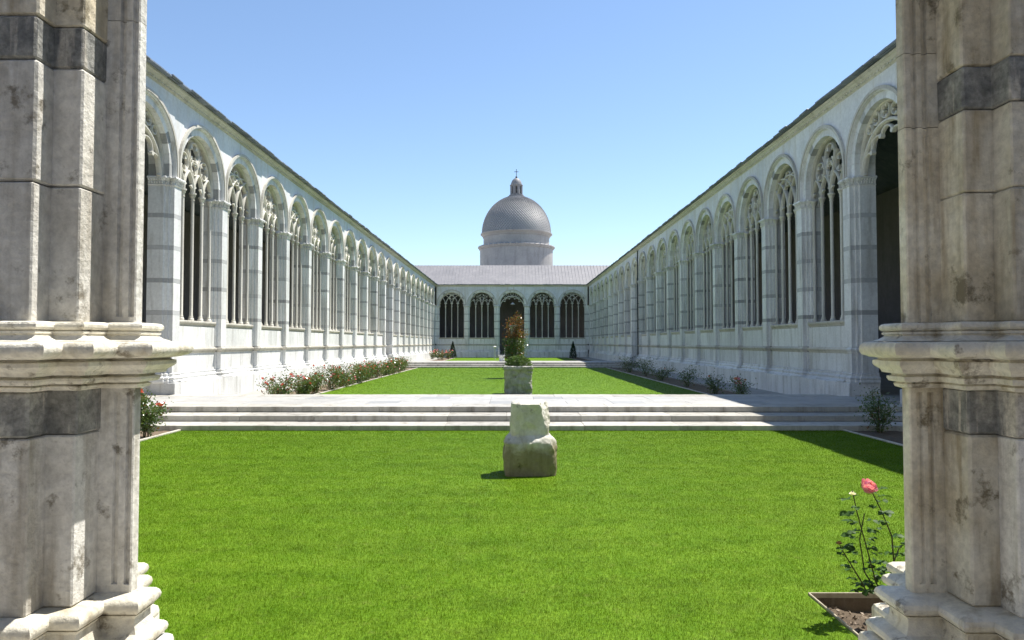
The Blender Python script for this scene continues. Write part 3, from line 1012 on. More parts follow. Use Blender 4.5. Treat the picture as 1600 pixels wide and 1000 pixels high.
# near arcade (we stand inside it; only its portal piers are in view)
root = arcade('cloister_arcade', (0, NY, 0), math.pi, 'near arcade the viewer stands in, around the two foreground piers')
KN = KE
for i in (0, 1, 4, 5):
    add_pier(root, KE, (i - 2.5) * BAY_E, False)
for i in (0, 1, 3, 4):
    add_bay(root, KE, (i - 2) * BAY_E, False, 'window', 1)
add_bay(root, KE, 0, False, 'none')
b = MB(); b.add([(-16, -.3, Z_CORN + .3), (16, -.3, Z_CORN + .3), (16, 5.0, 14.05), (-16, 5.0, 14.05)], [(0, 1, 2, 3)])
b.add([(-16, -.3, Z_CORN + .38), (16, -.3, Z_CORN + .38), (16, 5.0, 14.13), (-16, 5.0, 14.13)], [(0, 1, 2, 3)])
put('roof', b.mesh('roof', ['lead']), root)  # unseen roof, back pitch left off to let light onto the piers
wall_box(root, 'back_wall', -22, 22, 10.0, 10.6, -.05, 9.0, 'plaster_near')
wall_box(root, 'gallery_floor', -11.3, 11.3, -.15, 10.0, -.05, FLOOR + .08, 'floor')

# ------------------------------------------------------------------ foreground portal piers
def near_pier(side, label, grooves, ochre):
    cx = 0.04
    root = bpy.data.objects.new('portal_pier', None); COL.objects.link(root)
    root.location = (cx + side * 2.1, 3.05, FLOOR)
    tag(root, label, 'pier', 'piers of the foreground portal')
    ox, oy, oz = -(cx + side * 2.1), -3.05, -FLOOR
    off = (ox, oy, oz)
    plan = [(2.62, 3.40), (1.84, 3.40), (1.84, 3.22), (1.73, 3.22), (1.73, 3.06), (1.612, 3.06), (1.612, 3.0), (1.75, 3.0), (1.75, 2.835), (1.865, 2.835), (1.865, 2.726), (2.62, 2.726)]
    path = [(cx + x, y) for x, y in plan] if side > 0 else [(cx - x, y) for x, y in reversed(plan)]
    def X(a, b):
        return sorted((cx + side * a, cx + side * b))
    def blk(name, a, b, y0, y1, z0, z1, mat, parent, c=.006):
        m = MB(); x0, x1 = X(a, b); m.cbox(x0, x1, y0, y1, z0, z1, c)
        t = MB().join(m, None, off)
        return put(name, t.mesh(name, [mat]), parent)
    e = EYE
    # core
    core = MB(); x0, x1 = X(1.90, 2.60); core.box(x0, x1, 2.76, 3.38, FLOOR, Z_CAP1)
    x0, x1 = X(1.75, 1.95); core.box(x0, x1, 3.02, 3.2, FLOOR, Z_CAP1)
    core = put('core', MB().join(core, None, off).mesh('core', ['mortar']), root)
    base_top = e - 1.03
    A = (1.865, 2.62, 2.726, 2.86); B = (1.75, 1.93, 2.835, 3.02); 
    low = [(base_top, e - .363, 'pier'), (e - .36, e - .185, 'pier_dark')]
    up = [(e + .08, e + .615, 'pier'), (e + .62, e + 1.09, 'pier_ochre' if ochre else 'pier'), (e + 1.093, e + 1.26, 'pier_dark'), (e + 1.263, e + 2.1, 'pier_ochre'), (e + 2.103, e + 2.9, 'pier'),
          (e + 2.903, e + 3.07, 'pier_dark'), (e + 3.073, e + 4.2, 'pier'), (e + 4.203, Z_CAP0, 'pier')]
    if side > 0:                                        # the right pier's dark course sits lower
        up[:4] = [(e + .08, e + .595, 'pier'), (e + .598, e + .927, 'pier_ochre'), (e + .93, e + 1.10, 'pier_dark'), (e + 1.103, e + 2.1, 'pier_ochre')]
    for (z0, z1, mt) in low + up:
        for (a, b, y0, y1), dz in ((A, .0), (B, .006)):
            j = R.uniform(-.004, .004)
            m2 = mt
            if mt == 'pier' and R.random() < (.5 if ochre else .2):
                m2 = 'pier_ochre'
            blk('stone_block', a + j, b, y0 + R.uniform(-.003, .003), y1, z0 + dz * .3, z1 + dz * .3, m2, root, R.uniform(.005, .010))
    # outer, courtyard-side elements
    for (a, b, y0, y1) in ((1.73, 1.95, 3.06, 3.22), (1.84, 2.62, 3.2, 3.40)):
        for (z0, z1, mt) in ((base_top, e - .185, 'pier'), (e + .08, e + 1.2, 'pier'), (e + 1.203, Z_CAP0, 'pier')):
            blk('stone_block', a, b, y0, y1, z0, z1, mt, root)
    # jamb strip with two grooves, tall single stones
    def strip(z0, z1, stop0, stop1):
        m = MB()
        w = .23; d = .016; gw = .013
        g1, g2 = grooves
        front = [(1.612 + .006, 3.0), (1.612 + g1 * .138 - gw, 3.0), (1.612 + g1 * .138 - gw * .6, 3.0 + d), (1.612 + g1 * .138 + gw * .6, 3.0 + d), (1.612 + g1 * .138 + gw, 3.0),
                 (1.612 + g2 * .138 - gw, 3.0), (1.612 + g2 * .138 - gw * .6, 3.0 + d), (1.612 + g2 * .138 + gw * .6, 3.0 + d), (1.612 + g2 * .138 + gw, 3.0), (1.80, 3.0)]
        poly = front + [(1.80, 3.06), (1.612 + .004, 3.06), (1.612, 3.055), (1.612, 3.006)]
        plain = [(1.618, 3.0), (1.80, 3.0), (1.80, 3.06), (1.616, 3.06), (1.612, 3.055), (1.612, 3.006)]
        def T(p):
            q = [(cx + side * x, y) for x, y in p]
            return q if side > 0 else q[::-1]
        m.prism(T(poly), z0 + stop0, z1 - stop1)
        if stop0:
            m.prism(T(plain), z0, z0 + stop0)
        if stop1:
            m.prism(T(plain), z1 - stop1, z1)
        return put('jamb_strip', MB().join(m, None, off).mesh('jamb_strip', ['pier_ochre' if ochre else 'pier']), root)
    strip(base_top, e - .185, .035, .02)
    if side < 0:
        strip(e + .08, e + 1.36, .03, 0); strip(e + 1.363, Z_CAP0, 0, .03)
    else:
        strip(e + .08, e + .905, 0, 0); strip(e + .908, e + 1.22, 0, 0); strip(e + 1.223, Z_CAP0, 0, .03)
    # mouldings
    def mould(name, prof, amp=.004):
        if name == 'string_course' and side > 0:
            prof = [(o * .8 if o > 0 else o, z) for o, z in prof]
        if name == 'pier_base' and side > 0:
            prof = [(o * 1.3 if o > 0 else o, z) for o, z in prof]
        m = MB(); m.sweep([(o, e + z) for o, z in prof], path, 0, .03 if name != 'string_course' else .015, amp, True, True)
        if name == 'string_course' and side > 0:
            for k, (x, y, z) in enumerate(m.v):          # the moulding is broken away near the frame edge
                q = Vector((x, y, z))
                lim = 2.0 + .05 * mnoise.noise(q * 14) + .35 * max(0, (e - .03) - z) 
                if x - cx > lim and z > e - .13 and y < 2.72:
                    m.v[k] = (x, max(y, 2.665 + .02 * mnoise.fractal(q * 20, 1.0, 2.0, 4) - .35 * max(0, (e - .03) - z)), z)
        ob = put(name, MB().join(m, None, off).mesh(name, ['mould']), root)
        return ob
    def roll(cz, r, o, n=7):
        return [(o + r * math.cos(math.radians(a)), cz + r * math.sin(math.radians(a))) for a in np.linspace(-90, 90, n)]
    mould('string_course', [(-.06, -.187), (.004, -.187), (.022, -.182), (.028, -.17), (.018, -.163), (.045, -.159), (.053, -.148), (.053, -.139), (.037, -.134), (.037, -.128), (.07, -.124), (.076, -.110), (.095, -.098), (.102, -.089), (.102, -.074), (.084, -.069), (.084, -.063), (.115, -.059)]
          + roll(-.025, .03, .122) + [(.09, .006), (-.06, .010)])
    mould('shaft_base', [(-.06, .006), (.085, .008), (.06, .018), (.046, .03)] + roll(.041, .008, .046, 4) + roll(.066, .017, .045, 6) + [(-.06, .085)], .003)
    mould('pier_base', [(-.06, -1.64), (.105, -1.64), (.105, -1.28), (.10, -1.262), (.085, -1.25)] + roll(-1.215, .03, .058) + [(.048, -1.18), (.036, -1.15), (.036, -1.12), (.048, -1.105)] + roll(-1.07, .032, .036) + [(.01, -1.03), (-.06, -1.028)], .004)
    cap = MB(); cap.sweep([(-.05, Z_CAP0), (.03, Z_CAP0), (.03, Z_CAP0 + .06), (.1, Z_CAP1 - .1), (.13, Z_CAP1 - .08), (.13, Z_CAP1), (-.3, Z_CAP1)], path, 0)
    put('capital', MB().join(cap, None, off).mesh('capital', ['mould']), root)
    return root
near_pier(-1, 'weathered stepped marble pier in the left foreground with sunlit edges', (.12, .5), False)
near_pier(1, 'ochre stained stepped marble pier in the right foreground, in shade', (.3, .63), True)

# ------------------------------------------------------------------ domed chapel behind
CH = (0.75, 122.0)
root = bpy.data.objects.new('domed_chapel', None); COL.objects.link(root); root.location = (CH[0], CH[1], 0)
tag(root, 'domed chapel with grey scaled dome, drum and lantern rising behind the end roof', 'chapel')
zz = lambda y: EYE + (536 - y) * 0.1085
b = MB(); b.lathe([(6.2, 0), (6.2, zz(391)), (6.35, zz(390.5)), (6.38, zz(389)), (6.55, zz(388)), (6.55, zz(387.3)), (5.7, zz(385))], 64, mat=0)
put('drum', b.mesh('drum', ['drum']), root)
b = MB(); b.lathe([(5.6, zz(388)), (5.6, zz(372)), (5.72, zz(371.5)), (5.72, zz(370.5)), (5.9, zz(368.5)), (6.1, zz(367)), (6.1, zz(366)), (5.7, zz(365))], 64)
put('upper_drum', b.mesh('upper_drum', ['drum']), root)
b = MB(); n = 40
for i in range(n):                                     # a row of short roof tiles on the ledge
    a = 2 * math.pi * i / n
    c, s = math.cos(a), math.sin(a)
    b.tube([(5.62 * c, 5.62 * s, zz(385.6)), (6.5 * c, 6.5 * s, zz(387.6))], [.13, .17], 6)
put('ledge_tiles', b.mesh('ledge_tiles', ['scale']), root)
dz0 = zz(366); dh = zz(306.5) - dz0; dr = 5.75
b = MB()
dome_prof = [(dr * .985 * math.cos(t), dz0 + dh * .985 * math.sin(t)) for t in np.linspace(0, math.pi / 2 * .96, 24)]
b.lathe(dome_prof, 72)
dome = put('dome', b.mesh('dome', ['scale']), root)
rows = 34; vs = []; fs = []
for j in range(rows):
    t0 = math.pi / 2 * .93 * j / rows; t1 = math.pi / 2 * .93 * (j + 1.75) / rows; tm = (t0 + t1) / 2
    k = max(24, int(2 * math.pi * dr * math.cos(t0) / .34))
    k = 76 if j < 21 else (54 if j < 28 else 34)
    for i in range(k):
        a = 2 * math.pi * (i + .5 * (j % 2)) / k; da = math.pi / k * .98
        def P(t, aa, out):
            return ((dr + out) * math.cos(t) * math.cos(aa), (dr + out) * math.cos(t) * math.sin(aa), dz0 + (dh + out) * math.sin(t))
        o = len(vs)
        vs += [P(t0, a, .19), P(tm, a + da, .05), P(min(t1, 1.52), a, -.02), P(tm, a - da, .05), P(t0, a, .0)]
        fs += [(o, o + 1, o + 2), (o, o + 2, o + 3), (o + 4, o + 1, o), (o + 4, o, o + 3)]
b = MB(); b.add(vs, fs)
sc = put('dome_scales', b.mesh('dome_scales', ['scale']), dome); sc['kind'] = 'stuff'
b = MB(); b.lathe([(1.55, zz(309)), (1.55, zz(306)), (1.25, zz(305.5)), (1.25, zz(303.5)), (1.0, zz(303)), (.95, zz(302))], 8)
lan = put('lantern', b.mesh('lantern', ['lantern']), root)
for i in range(8):
    a = 2 * math.pi * (i + .5) / 8; c, s = math.cos(a), math.sin(a)
    b = MB(); b.tube([(.88 * c, .88 * s, zz(303)), (.88 * c, .88 * s, zz(289.5))], .25, 6)
    put('lantern_pillar', b.mesh('lantern_pillar', ['lantern']), lan)
b = MB(); b.lathe([(.5, zz(303)), (.5, zz(290))], 8); put('lantern_core', b.mesh('lantern_core', ['lantern']), lan)
b = MB(); b.lathe([(.92, zz(291)), (1.0, zz(290)), (1.12, zz(289)), (1.12, zz(288)), (.95, zz(287.5)), (.92, zz(285)), (.75, zz(281)), (.45, zz(278)), (.15, zz(276.8)), (.1, zz(276))], 16)
put('cupola', b.mesh('cupola', ['lantern']), lan)
b = MB(); b.lathe([(.02, zz(277)), (.16, zz(276.3)), (.2, zz(275.3)), (.14, zz(274.2)), (.03, zz(273.8))], 10)
b.box(-.045, .045, -.045, .045, zz(274), zz(262.5)); b.box(-.36, .36, -.04, .04, zz(267.2), zz(266.4))
put('cross', b.mesh('cross', ['iron']), lan)

# ------------------------------------------------------------------ loose stones in the lawns
def superloft(rows, nseg=56, pw=5.0, amp=.02, freq=5, seed=0, chip=None):
    vs = []; fs = []
    for (z, cx, cy, hx, hy) in rows:
        for i in range(nseg):
            a = 2 * math.pi * i / nseg; c, s = math.cos(a), math.sin(a)
            rad = (abs(c) ** pw + abs(s) ** pw) ** (-1 / pw)
            p = Vector((cx + hx * c * rad, cy + hy * s * rad, z))
            q = Vector((p.x * freq + seed, p.y * freq, p.z * freq))
            d = Vector((c, s, 0))
            p += d * amp * (mnoise.fractal(q, 1.0, 2.0, 4) ) + Vector((0, 0, amp * .5 * mnoise.noise(q * 1.3)))
            if chip:
                p = chip(p)
            vs.append(p)
    n = nseg
    for j in range(len(rows) - 1):
        for i in range(n):
            a = j * n + i; b_ = j * n + (i + 1) % n
            fs.append((a, b_, b_ + n, a + n))
    fs.append(tuple(range(n - 1, -1, -1))); L = (len(rows) - 1) * n
    fs.append(tuple(range(L, L + n)))
    b = MB(); b.add(vs, fs, 0, True)
    return b
rows = []
def lerp(a, b, t):
    return a + (b - a) * t
for z in np.linspace(-.04, .49, 24):
    t = (z + .04) / .59
    rows.append((z, 0, 0, .405 + .022 * math.sin(t * 3.1), .32))
for t in np.linspace(0.1, 1, 8):
    rows.append((.50 + .135 * t, 0, .03 * t, lerp(.425, .32, t ** 1.7), lerp(.325, .25, t ** 1.7)))
for t in np.linspace(0.05, 1, 22):
    rows.append((.635 + .50 * t, 0, .03, .312 - .008 * t, .245))
rows += [(1.152, 0, .03, .288, .225), (1.168, 0, .03, .25, .19), (1.178, 0, .03, .18, .14), (1.182, 0, .03, .06, .05)]
def chip(p):
    for nrm, p0, zmin, keep in (((.78, -.36, .5), (.25, -.19, 1.0), .66, .95), ((.85, -.45, .3), (.37, -.25, .40), -1, .85)):
        nrm = Vector(nrm).normalized(); p0 = Vector(p0)
        d = (p - p0).dot(nrm)
        if d > 0 and p.z > zmin:
            p = p - nrm * d * keep + nrm * .022 * mnoise.fractal(p * 11, 1.0, 2.0, 5)
    return p
b = superloft(rows, 120, 6.0, .022, 5.0, 3, chip)
o = put('stone_fragment', b.mesh('stone_fragment', ['fragment']), None, (.29, 11.8, 0), math.radians(3))
tag(o, 'chunky broken column base of weathered stone standing on the near lawn', 'stone block')

rows = [(z, 0, 0, .555 + .01 * math.sin(z * 9), .52) for z in np.linspace(-.04, .98, 36)]
rows += [(z, 0, 0, .565 + .045 * t, .53 + .045 * t) for z, t in ((1.0, .3), (1.03, 1), (1.09, 1.1), (1.14, 1.0), (1.155, .8))] + [(1.16, 0, 0, .5, .45), (1.16, 0, 0, .2, .2)]
b = superloft(rows, 96, 9.0, .05, 6.5, 8)
o = put('carved_block', b.mesh('carved_block', ['carved']), None, (.26, 30.2, 0))
tag(o, 'square carved grey stone block on the lawn behind the walkway, topped by a shrub', 'stone block')

# ------------------------------------------------------------------ vegetation
def leaf_arrays(p, size, rng, up=.3, asp=.5):
    n = len(p)
    d = rng.normal(size=(n, 3)); d[:, 2] += up; d /= np.linalg.norm(d, axis=1)[:, None]
    q = rng.normal(size=(n, 3)); s = np.cross(d, q); s /= np.linalg.norm(s, axis=1)[:, None] + 1e-9
    nn = np.cross(d, s)
    L = (size * rng.uniform(.6, 1.25, n))[:, None]
    v = np.stack([p - d * L * .5, p + s * L * asp * .5 + nn * L * .08, p + d * L * .5, p - s * L * asp * .5 + nn * L * .08], axis=1)
    f = np.arange(n * 4).reshape(-1, 4)
    return v.reshape(-1, 3), f

def leaf_mesh(name, p, size, rng, mats, split=None, up=.3, asp=.55):
    v, f = leaf_arrays(p, size, rng, up, asp)
    mi = None
    if len(mats) > 1:
        mi = (rng.random(len(p)) < split).astype(np.int32)
    return mesh_np(name, v, f, mats, mi)

def bloom(r, rng, mat, n=11):
    b = MB()
    for i in range(n):
        t = i / n
        a = i * 2.4; rad = r * (.25 + .75 * t); z = r * (.55 - .55 * t)
        c, s = math.cos(a), math.sin(a); w = r * (.3 + .35 * t)
        tilt = .9 - .7 * t
        base = Vector((c * rad * .25, s * rad * .25, -r * .3))
        mid = Vector((c * rad * .8, s * rad * .8, z * .4))
        top = Vector((c * rad, s * rad, z + r * .2 * tilt))
        side = Vector((-s, c, 0)) * w
        b.add([base, mid - side, top - side * .6, top + side * .6, mid + side], [(0, 1, 4), (1, 2, 3, 4)], 0, True)
    return b.mesh('flower', [mat])

BLOOMS = {k: [bloom(1.0, None, k) for _ in range(1)] for k in ('petal_red', 'petal_pink', 'petal_orange', 'petal_dry', 'white_glint')}

def rose_bush(loc, h, r, nl, ls, fl, label, seed, group='rose bushes in the beds', red=.06, flower_r=.05):
    rng = np.random.default_rng(seed); rr = random.Random(seed)
    root = bpy.data.objects.new('rose_bush', None); COL.objects.link(root); root.location = loc
    tag(root, label, 'rose bush', group)
    st = MB(); pts = []; tips = []
    for i in range(rr.randint(7, 10)):
        a = rr.uniform(0, 6.28); hh = h * rr.uniform(.6, 1.0); rad = r * rr.uniform(.3, 1.0)
        p = [Vector((0.06 * math.cos(a), 0.06 * math.sin(a), -.05))]
        for k in range(1, 6):
            t = k / 5
            p.append(Vector((math.cos(a) * rad * t ** 1.2 + rr.uniform(-.03, .03), math.sin(a) * rad * t ** 1.2 + rr.uniform(-.03, .03), hh * t ** .9)))
        st.tube(p, [.012, .011, .009, .008, .006, .004], 5)
        tips.append(p[-1])
        for k in range(60):
            t = rr.uniform(.12, 1.0) ** .8 * 4.99; j = int(t)
            c = p[j].lerp(p[j + 1], t - j)
            pts.append(c)
    put('stems', st.mesh('stems', ['stem']), root)
    pts = np.array([tuple(p) for p in pts])
    idx = rng.integers(0, len(pts), nl)
    P = pts[idx] + rng.normal(size=(nl, 3)) * np.array([.085, .085, .07]) * (r / .4)
    P[:, 2] = np.maximum(P[:, 2], .04)
    put('foliage', leaf_mesh('foliage', P, ls, rng, ['leaf', 'leaf_red'], red), root)
    for i in range(fl[1]):
        t = tips[i % len(tips)] if i < len(tips) else Vector(tuple(pts[rng.integers(0, len(pts))])) + Vector((0, 0, .06))
        mt = fl[0] if rr.random() < .8 else ('petal_pink' if fl[0] != 'petal_pink' else 'petal_red')
        o = put('flower', BLOOMS[mt][0], root, t + Vector((rr.uniform(-.05, .05), rr.uniform(-.05, .05), rr.uniform(0, .05))))
        o.rotation_euler = (rr.uniform(-.7, .7), rr.uniform(-.7, .7), rr.uniform(0, 6))
        sc_ = flower_r * rr.uniform(.75, 1.25); o.scale = (sc_, sc_, sc_)
    return root

rose_bush((-8.3, 16.4, 0), 1.1, .5, 2800, .065, ('petal_red', 8), 'bushy rose with red pink blooms beside the left foreground pier', 21, flower_r=.1)
rose_bush((8.75, 17.2, 0), 1.05, .55, 1500, .06, ('petal_pink', 0), 'dark shaded rose bush before the steps beside the right pier', 22)
left = [(-8.45, 26.3, 1.15, 'first rose bush behind the walkway along the sunlit arcade, nearest its portal'),
        (-8.0, 27.6, 1.0, 'second rose bush of the left bed counted from the walkway'),
        (-8.35, 30.4, 1.05, 'third rose bush of the left bed counted from the walkway'),
        (-8.2, 32.6, 1.3, 'tallest red flowering rose bush of the left bed'),
        (-8.3, 35.2, 1.05, 'rose bush just behind the tallest one in the left bed'),
        (-8.2, 38.0, 1.15, 'sixth rose bush of the left bed counted from the walkway'),
        (-8.4, 41.0, 1.1, 'seventh rose bush of the left bed counted from the walkway'),
        (-8.3, 44.2, 1.2, 'eighth rose bush of the left bed counted from the walkway'),
        (-8.4, 47.6, 1.15, 'third from last rose bush of the left bed'),
        (-8.4, 51.4, 1.2, 'last but one rose bush of the left bed'),
        (-8.5, 55.8, 1.2, 'farthest rose bush of the left bed before the far steps')]
for i, (x, y, h, lab) in enumerate(left):
    rose_bush((x, y, 0), h * .85, [.75, .5, .55, .85, .7, .75, .8, .85, .85, .9, .95][i], 1700, .075 + .0008 * (y - 26), ('petal_red', [12, 5, 6, 22, 9, 14, 8, 14, 8, 9, 7][i]), lab, 40 + i, 'roses of the left bed', .12, .065)
for i in range(12):
    rr_ = random.Random(300 + i)
    rose_bush((-8.1 - rr_.uniform(0, .9), 26.9 + i * 2.45 + rr_.uniform(-.6, .6), 0), rr_.uniform(.45, .85), rr_.uniform(.4, .7), 700, .07,
              ('petal_pink', rr_.randint(3, 9)), 'low pink rose in the left bed, %s low one from the walkway' % ('first', 'second', 'third', 'fourth', 'fifth', 'sixth', 'seventh', 'eighth', 'ninth', 'tenth', 'eleventh', 'farthest')[i], 300 + i, 'low roses of the left bed', .1, .06)
right = [(8.5, 26.4, 1.1, 'orange flowering rose bush behind the walkway under the shaded arcade'),
         (8.55, 30.3, .95, 'second shaded rose bush of the right bed counted from the walkway'),
         (8.6, 35.4, 1.1, 'third shaded rose bush of the right bed counted from the walkway'),
         (8.5, 41.0, 1.0, 'fourth shaded rose bush of the right bed counted from the walkway'),
         (8.6, 46.5, 1.25, 'last but one shaded rose bush of the right bed'),
         (8.6, 52.5, 1.35, 'farthest shaded rose bush of the right bed, a dark clump')]
for i, (x, y, h, lab) in enumerate(right):
    rose_bush((x, y, 0), h * .8, [.7, .6, .75, .8, 1.0, 1.2][i], 650, .075 + .0008 * (y - 26), ('petal_orange', [7, 1, 0, 1, 0, 0][i]), lab, 70 + i, 'roses of the right bed', .05, .07)
for i, (x, y) in enumerate(((-10.2, 92), (-9.5, 93), (-8.9, 91), (-8.3, 94))):
    rose_bush((x, y, 0), 1.25, .7, 500, .14, ('petal_pink', 7), ('leftmost', 'second', 'third', 'rightmost')[i] + ' of the pink rose bushes in the far left corner', 90 + i, 'roses in the far corner', .2, .11)

# near rose with the large pink bloom
def spiral_rose(r):
    b = MB(); rr = random.Random(4)
    n = 30
    for i in range(n):
        t = i / (n - 1); a = i * 2.399
        Ri = r * (.22 + .78 * t ** .8); span = .95 - .25 * t
        p0, p1 = math.radians(15), math.radians(150 - 62 * t + rr.uniform(-8, 8))
        g = []
        for v in range(6):
            ph = p0 + (p1 - p0) * v / 5
            for u in range(5):
                az = a + span * (u / 2 - 1) * (.55 + .45 * math.sin(math.pi * min(1, v / 5 + .15)))
                edge = 1 - .10 * (u / 2 - 1) ** 2 * (v / 5) ** 2
                lip = .14 * max(0, v - 3.5) * t
                rad = Ri * math.sin(ph) * edge + r * lip
                g.append(Vector((math.cos(az) * rad, math.sin(az) * rad, -Ri * math.cos(ph) * edge * (1.05 + .25 * (1 - t)) + r * rr.uniform(-.02, .02))))
        f = [(v * 5 + u, v * 5 + u + 1, (v + 1) * 5 + u + 1, (v + 1) * 5 + u) for v in range(5) for u in range(4)]
        b.add(g, f, 0, True)
    return b.mesh('rose_flower', ['petal_pink'])

def near_rose():
    root = bpy.data.objects.new('rose_plant', None); COL.objects.link(root); root.location = (2.98, 5.72, -.10)
    tag(root, 'slender rose plant with one large pink bloom beside the right foreground pier', 'rose plant')
    rr = random.Random(12); rng = np.random.default_rng(12)
    def pix(px, py, y):
        return Vector(((px - 800) / 1124 * y, y, EYE + (536 - py) / 1124 * y)) - root.location
    stems = [[(1372, 925, 5.75), (1362, 905, 5.72), (1348, 850, 5.66), (1335, 800, 5.62), (1328, 765, 5.6)],
             [(1392, 900, 5.75), (1388, 835, 5.74), (1372, 795, 5.72), (1362, 775, 5.7), (1356, 762, 5.7)],
             [(1350, 925, 5.7), (1340, 905, 5.66), (1325, 880, 5.6), (1310, 855, 5.55), (1307, 848, 5.55)],
             [(1378, 925, 5.85), (1388, 880, 5.9), (1398, 855, 5.95), (1402, 850, 5.95)],
             [(1366, 925, 5.75), (1345, 890, 5.8), (1338, 840, 5.82), (1346, 800, 5.82)]]
    leaves = MB()
    def leaflet(c, d, L, tilt):
        d = d.normalized(); s = d.cross(Vector((0, 0, 1))).normalized(); u = s.cross(d)
        s = (s * math.cos(tilt) + u * math.sin(tilt)); u = s.cross(d)
        g = []
        for t, w in ((0, .05), (.25, .36), (.55, .42), (.8, .26), (1, .02)):
            cc = c + d * (L * t) - u * (L * .12 * t * t)
            g += [cc - s * (w * L) + u * (w * L * .25), cc, cc + s * (w * L) + u * (w * L * .25)]
        f = []
        for k in range(4):
            f += [(k * 3, k * 3 + 1, k * 3 + 4, k * 3 + 3), (k * 3 + 1, k * 3 + 2, k * 3 + 5, k * 3 + 4)]
        leaves.add(g, f, 0, True)
    for si, st in enumerate(stems):
        P = [pix(*q) for q in st]
        b = MB(); b.tube(P, [.0065, .006, .005, .0045, .004][:len(P)], 7)
        put('stem', b.mesh('stem', ['stem']), root)
        n = (17, 11, 12, 11, 15)[si]
        for k in range(n):
            t = (k + .5) / n * (len(P) - 1.15) + .05; j = int(t); c = P[j].lerp(P[j + 1], t - j)
            a = rr.uniform(0, 6.28); d = Vector((math.cos(a), math.sin(a) * .7, rr.uniform(-.1, .45))).normalized()
            pl = rr.uniform(.05, .085)
            leaves.tube([c, c + d * pl * .5, c + d * pl], .0015, 4)
            L = rr.uniform(.045, .07)
            leaflet(c + d * pl, d + Vector((0, 0, -.3)), L, rr.uniform(-.6, .6))
            s = d.cross(Vector((0, 0, 1))).normalized()
            for f_ in (.55, .95):
                for sg in (-1, 1):
                    if rr.random() < .85:
                        leaflet(c + d * pl * f_, (s * sg + d * .4 + Vector((0, 0, rr.uniform(-.3, .1)))), L * rr.uniform(.75, 1), rr.uniform(-.6, .6))
    put('foliage', leaves.mesh('foliage', ['leaf_bright']), root)
    f = put('flower', spiral_rose(.064), root, pix(1355, 757, 5.7)); f.rotation_euler = (.75, .15, .4)
    f['label'] = 'large double pink rose bloom'
    b = MB()
    for i in range(5):
        a = i * 1.257
        b.add([(0, 0, -.05), (.012 * math.cos(a - .5), .012 * math.sin(a - .5), -.04), (.05 * math.cos(a), .05 * math.sin(a), -.045), (.012 * math.cos(a + .5), .012 * math.sin(a + .5), -.04)], [(0, 1, 2, 3)], 0)
    put('sepals', b.mesh('sepals', ['leaf_bright']), root, pix(1356, 757, 5.7))
    o = put('bud', BLOOMS['petal_dry'][0], root, pix(1306, 846, 5.55)); o.scale = (.028,) * 3
    o['label'] = 'withered brown rose'
    o = put('flower', BLOOMS['white_glint'][0], root, pix(1328, 770, 5.6)); o.scale = (.03,) * 3  # white petal colour stands for a bright glint on a glossy leaf
    o['label'] = 'small white petals standing in for a leaf glint'
M['leaf_bright'] = leaf_mat('near_rose_leaf', (0.035, 0.085, 0.02), (0.08, 0.15, 0.035), 0.35, 0.5, 0.15, 14)
near_rose()

# its bed: soil, kerbs, wood chips
root = bpy.data.objects.new('planting_bed', None); COL.objects.link(root); root.location = (BED[0], BED[2], 0)
tag(root, 'small sunken soil bed with thin pale stone edging beside the right pier', 'flower bed')
bw, bd = BED[1] - BED[0], BED[3] - BED[2]
b = MB(); vs = []; fs = []; nn_ = 44
for j in range(nn_ + 1):
    for i in range(nn_ + 1):
        x = bw * i / nn_; y = bd * j / nn_
        vs.append((x, y, -.13 + .05 * mnoise.fractal(Vector((x * 4, y * 4, 1)), 1.0, 2.0, 4)))
for j in range(nn_):
    for i in range(nn_):
        a = j * (nn_ + 1) + i; fs.append((a, a + 1, a + nn_ + 2, a + nn_ + 1))
b.add(vs, fs, 0, True); put('soil', b.mesh('soil', ['soil']), root)
for (x0, x1, y0, y1) in ((-.007, .007, 0, bd - .008), (-.007, bw, bd - .007, bd + .007)):
    b = MB(); b.cbox(x0, x1, y0, y1, -.025, .02, .003); put('edging', b.mesh('edging', ['edging']), root)
    b = MB(); b.box(x0 - .001, x1 + .001, y0, y1 - .004, -.3, -.026); put('earth_side', b.mesh('earth_side', ['soil']), root)
n = 1500
p = np.stack([NP.uniform(.02, bw, n), NP.uniform(0, bd - .03, n), np.zeros(n)], 1)
p[:, 2] = [-.12 + .05 * mnoise.fractal(Vector((q[0] * 4, q[1] * 4, 1)), 1.0, 2.0, 4) for q in p]
me = leaf_mesh('wood_chips', p, .035, NP, ['chips'], None, 0, .5)
o = put('wood_chips', me, root); o['kind'] = 'stuff'

# box shrub on the carved block
root = bpy.data.objects.new('box_shrub', None); COL.objects.link(root); root.location = (.28, 30.2, 1.15)
tag(root, 'rounded light green shrub growing on top of the carved stone block', 'shrub')
n = 3600
d = NP.normal(size=(n, 3)); d[:, 2] = np.abs(d[:, 2]); d /= np.linalg.norm(d, axis=1)[:, None]
rad = NP.uniform(.72, 1.06, n)[:, None] * (1 + .12 * np.sin(d[:, :1] * 7) * np.cos(d[:, 1:2] * 6))
put('foliage', leaf_mesh('foliage', d * rad * np.array([.55, .42, .44]), .055, NP, ['box']), root)
b = MB()
for i in range(9):
    a = i * .7
    b.tube([(0, 0, -.02), (.15 * math.cos(a), .12 * math.sin(a), .2), (.36 * math.cos(a), .3 * math.sin(a), .3)], [.015, .01, .005], 5)
put('branches', b.mesh('branches', ['stem']), root)

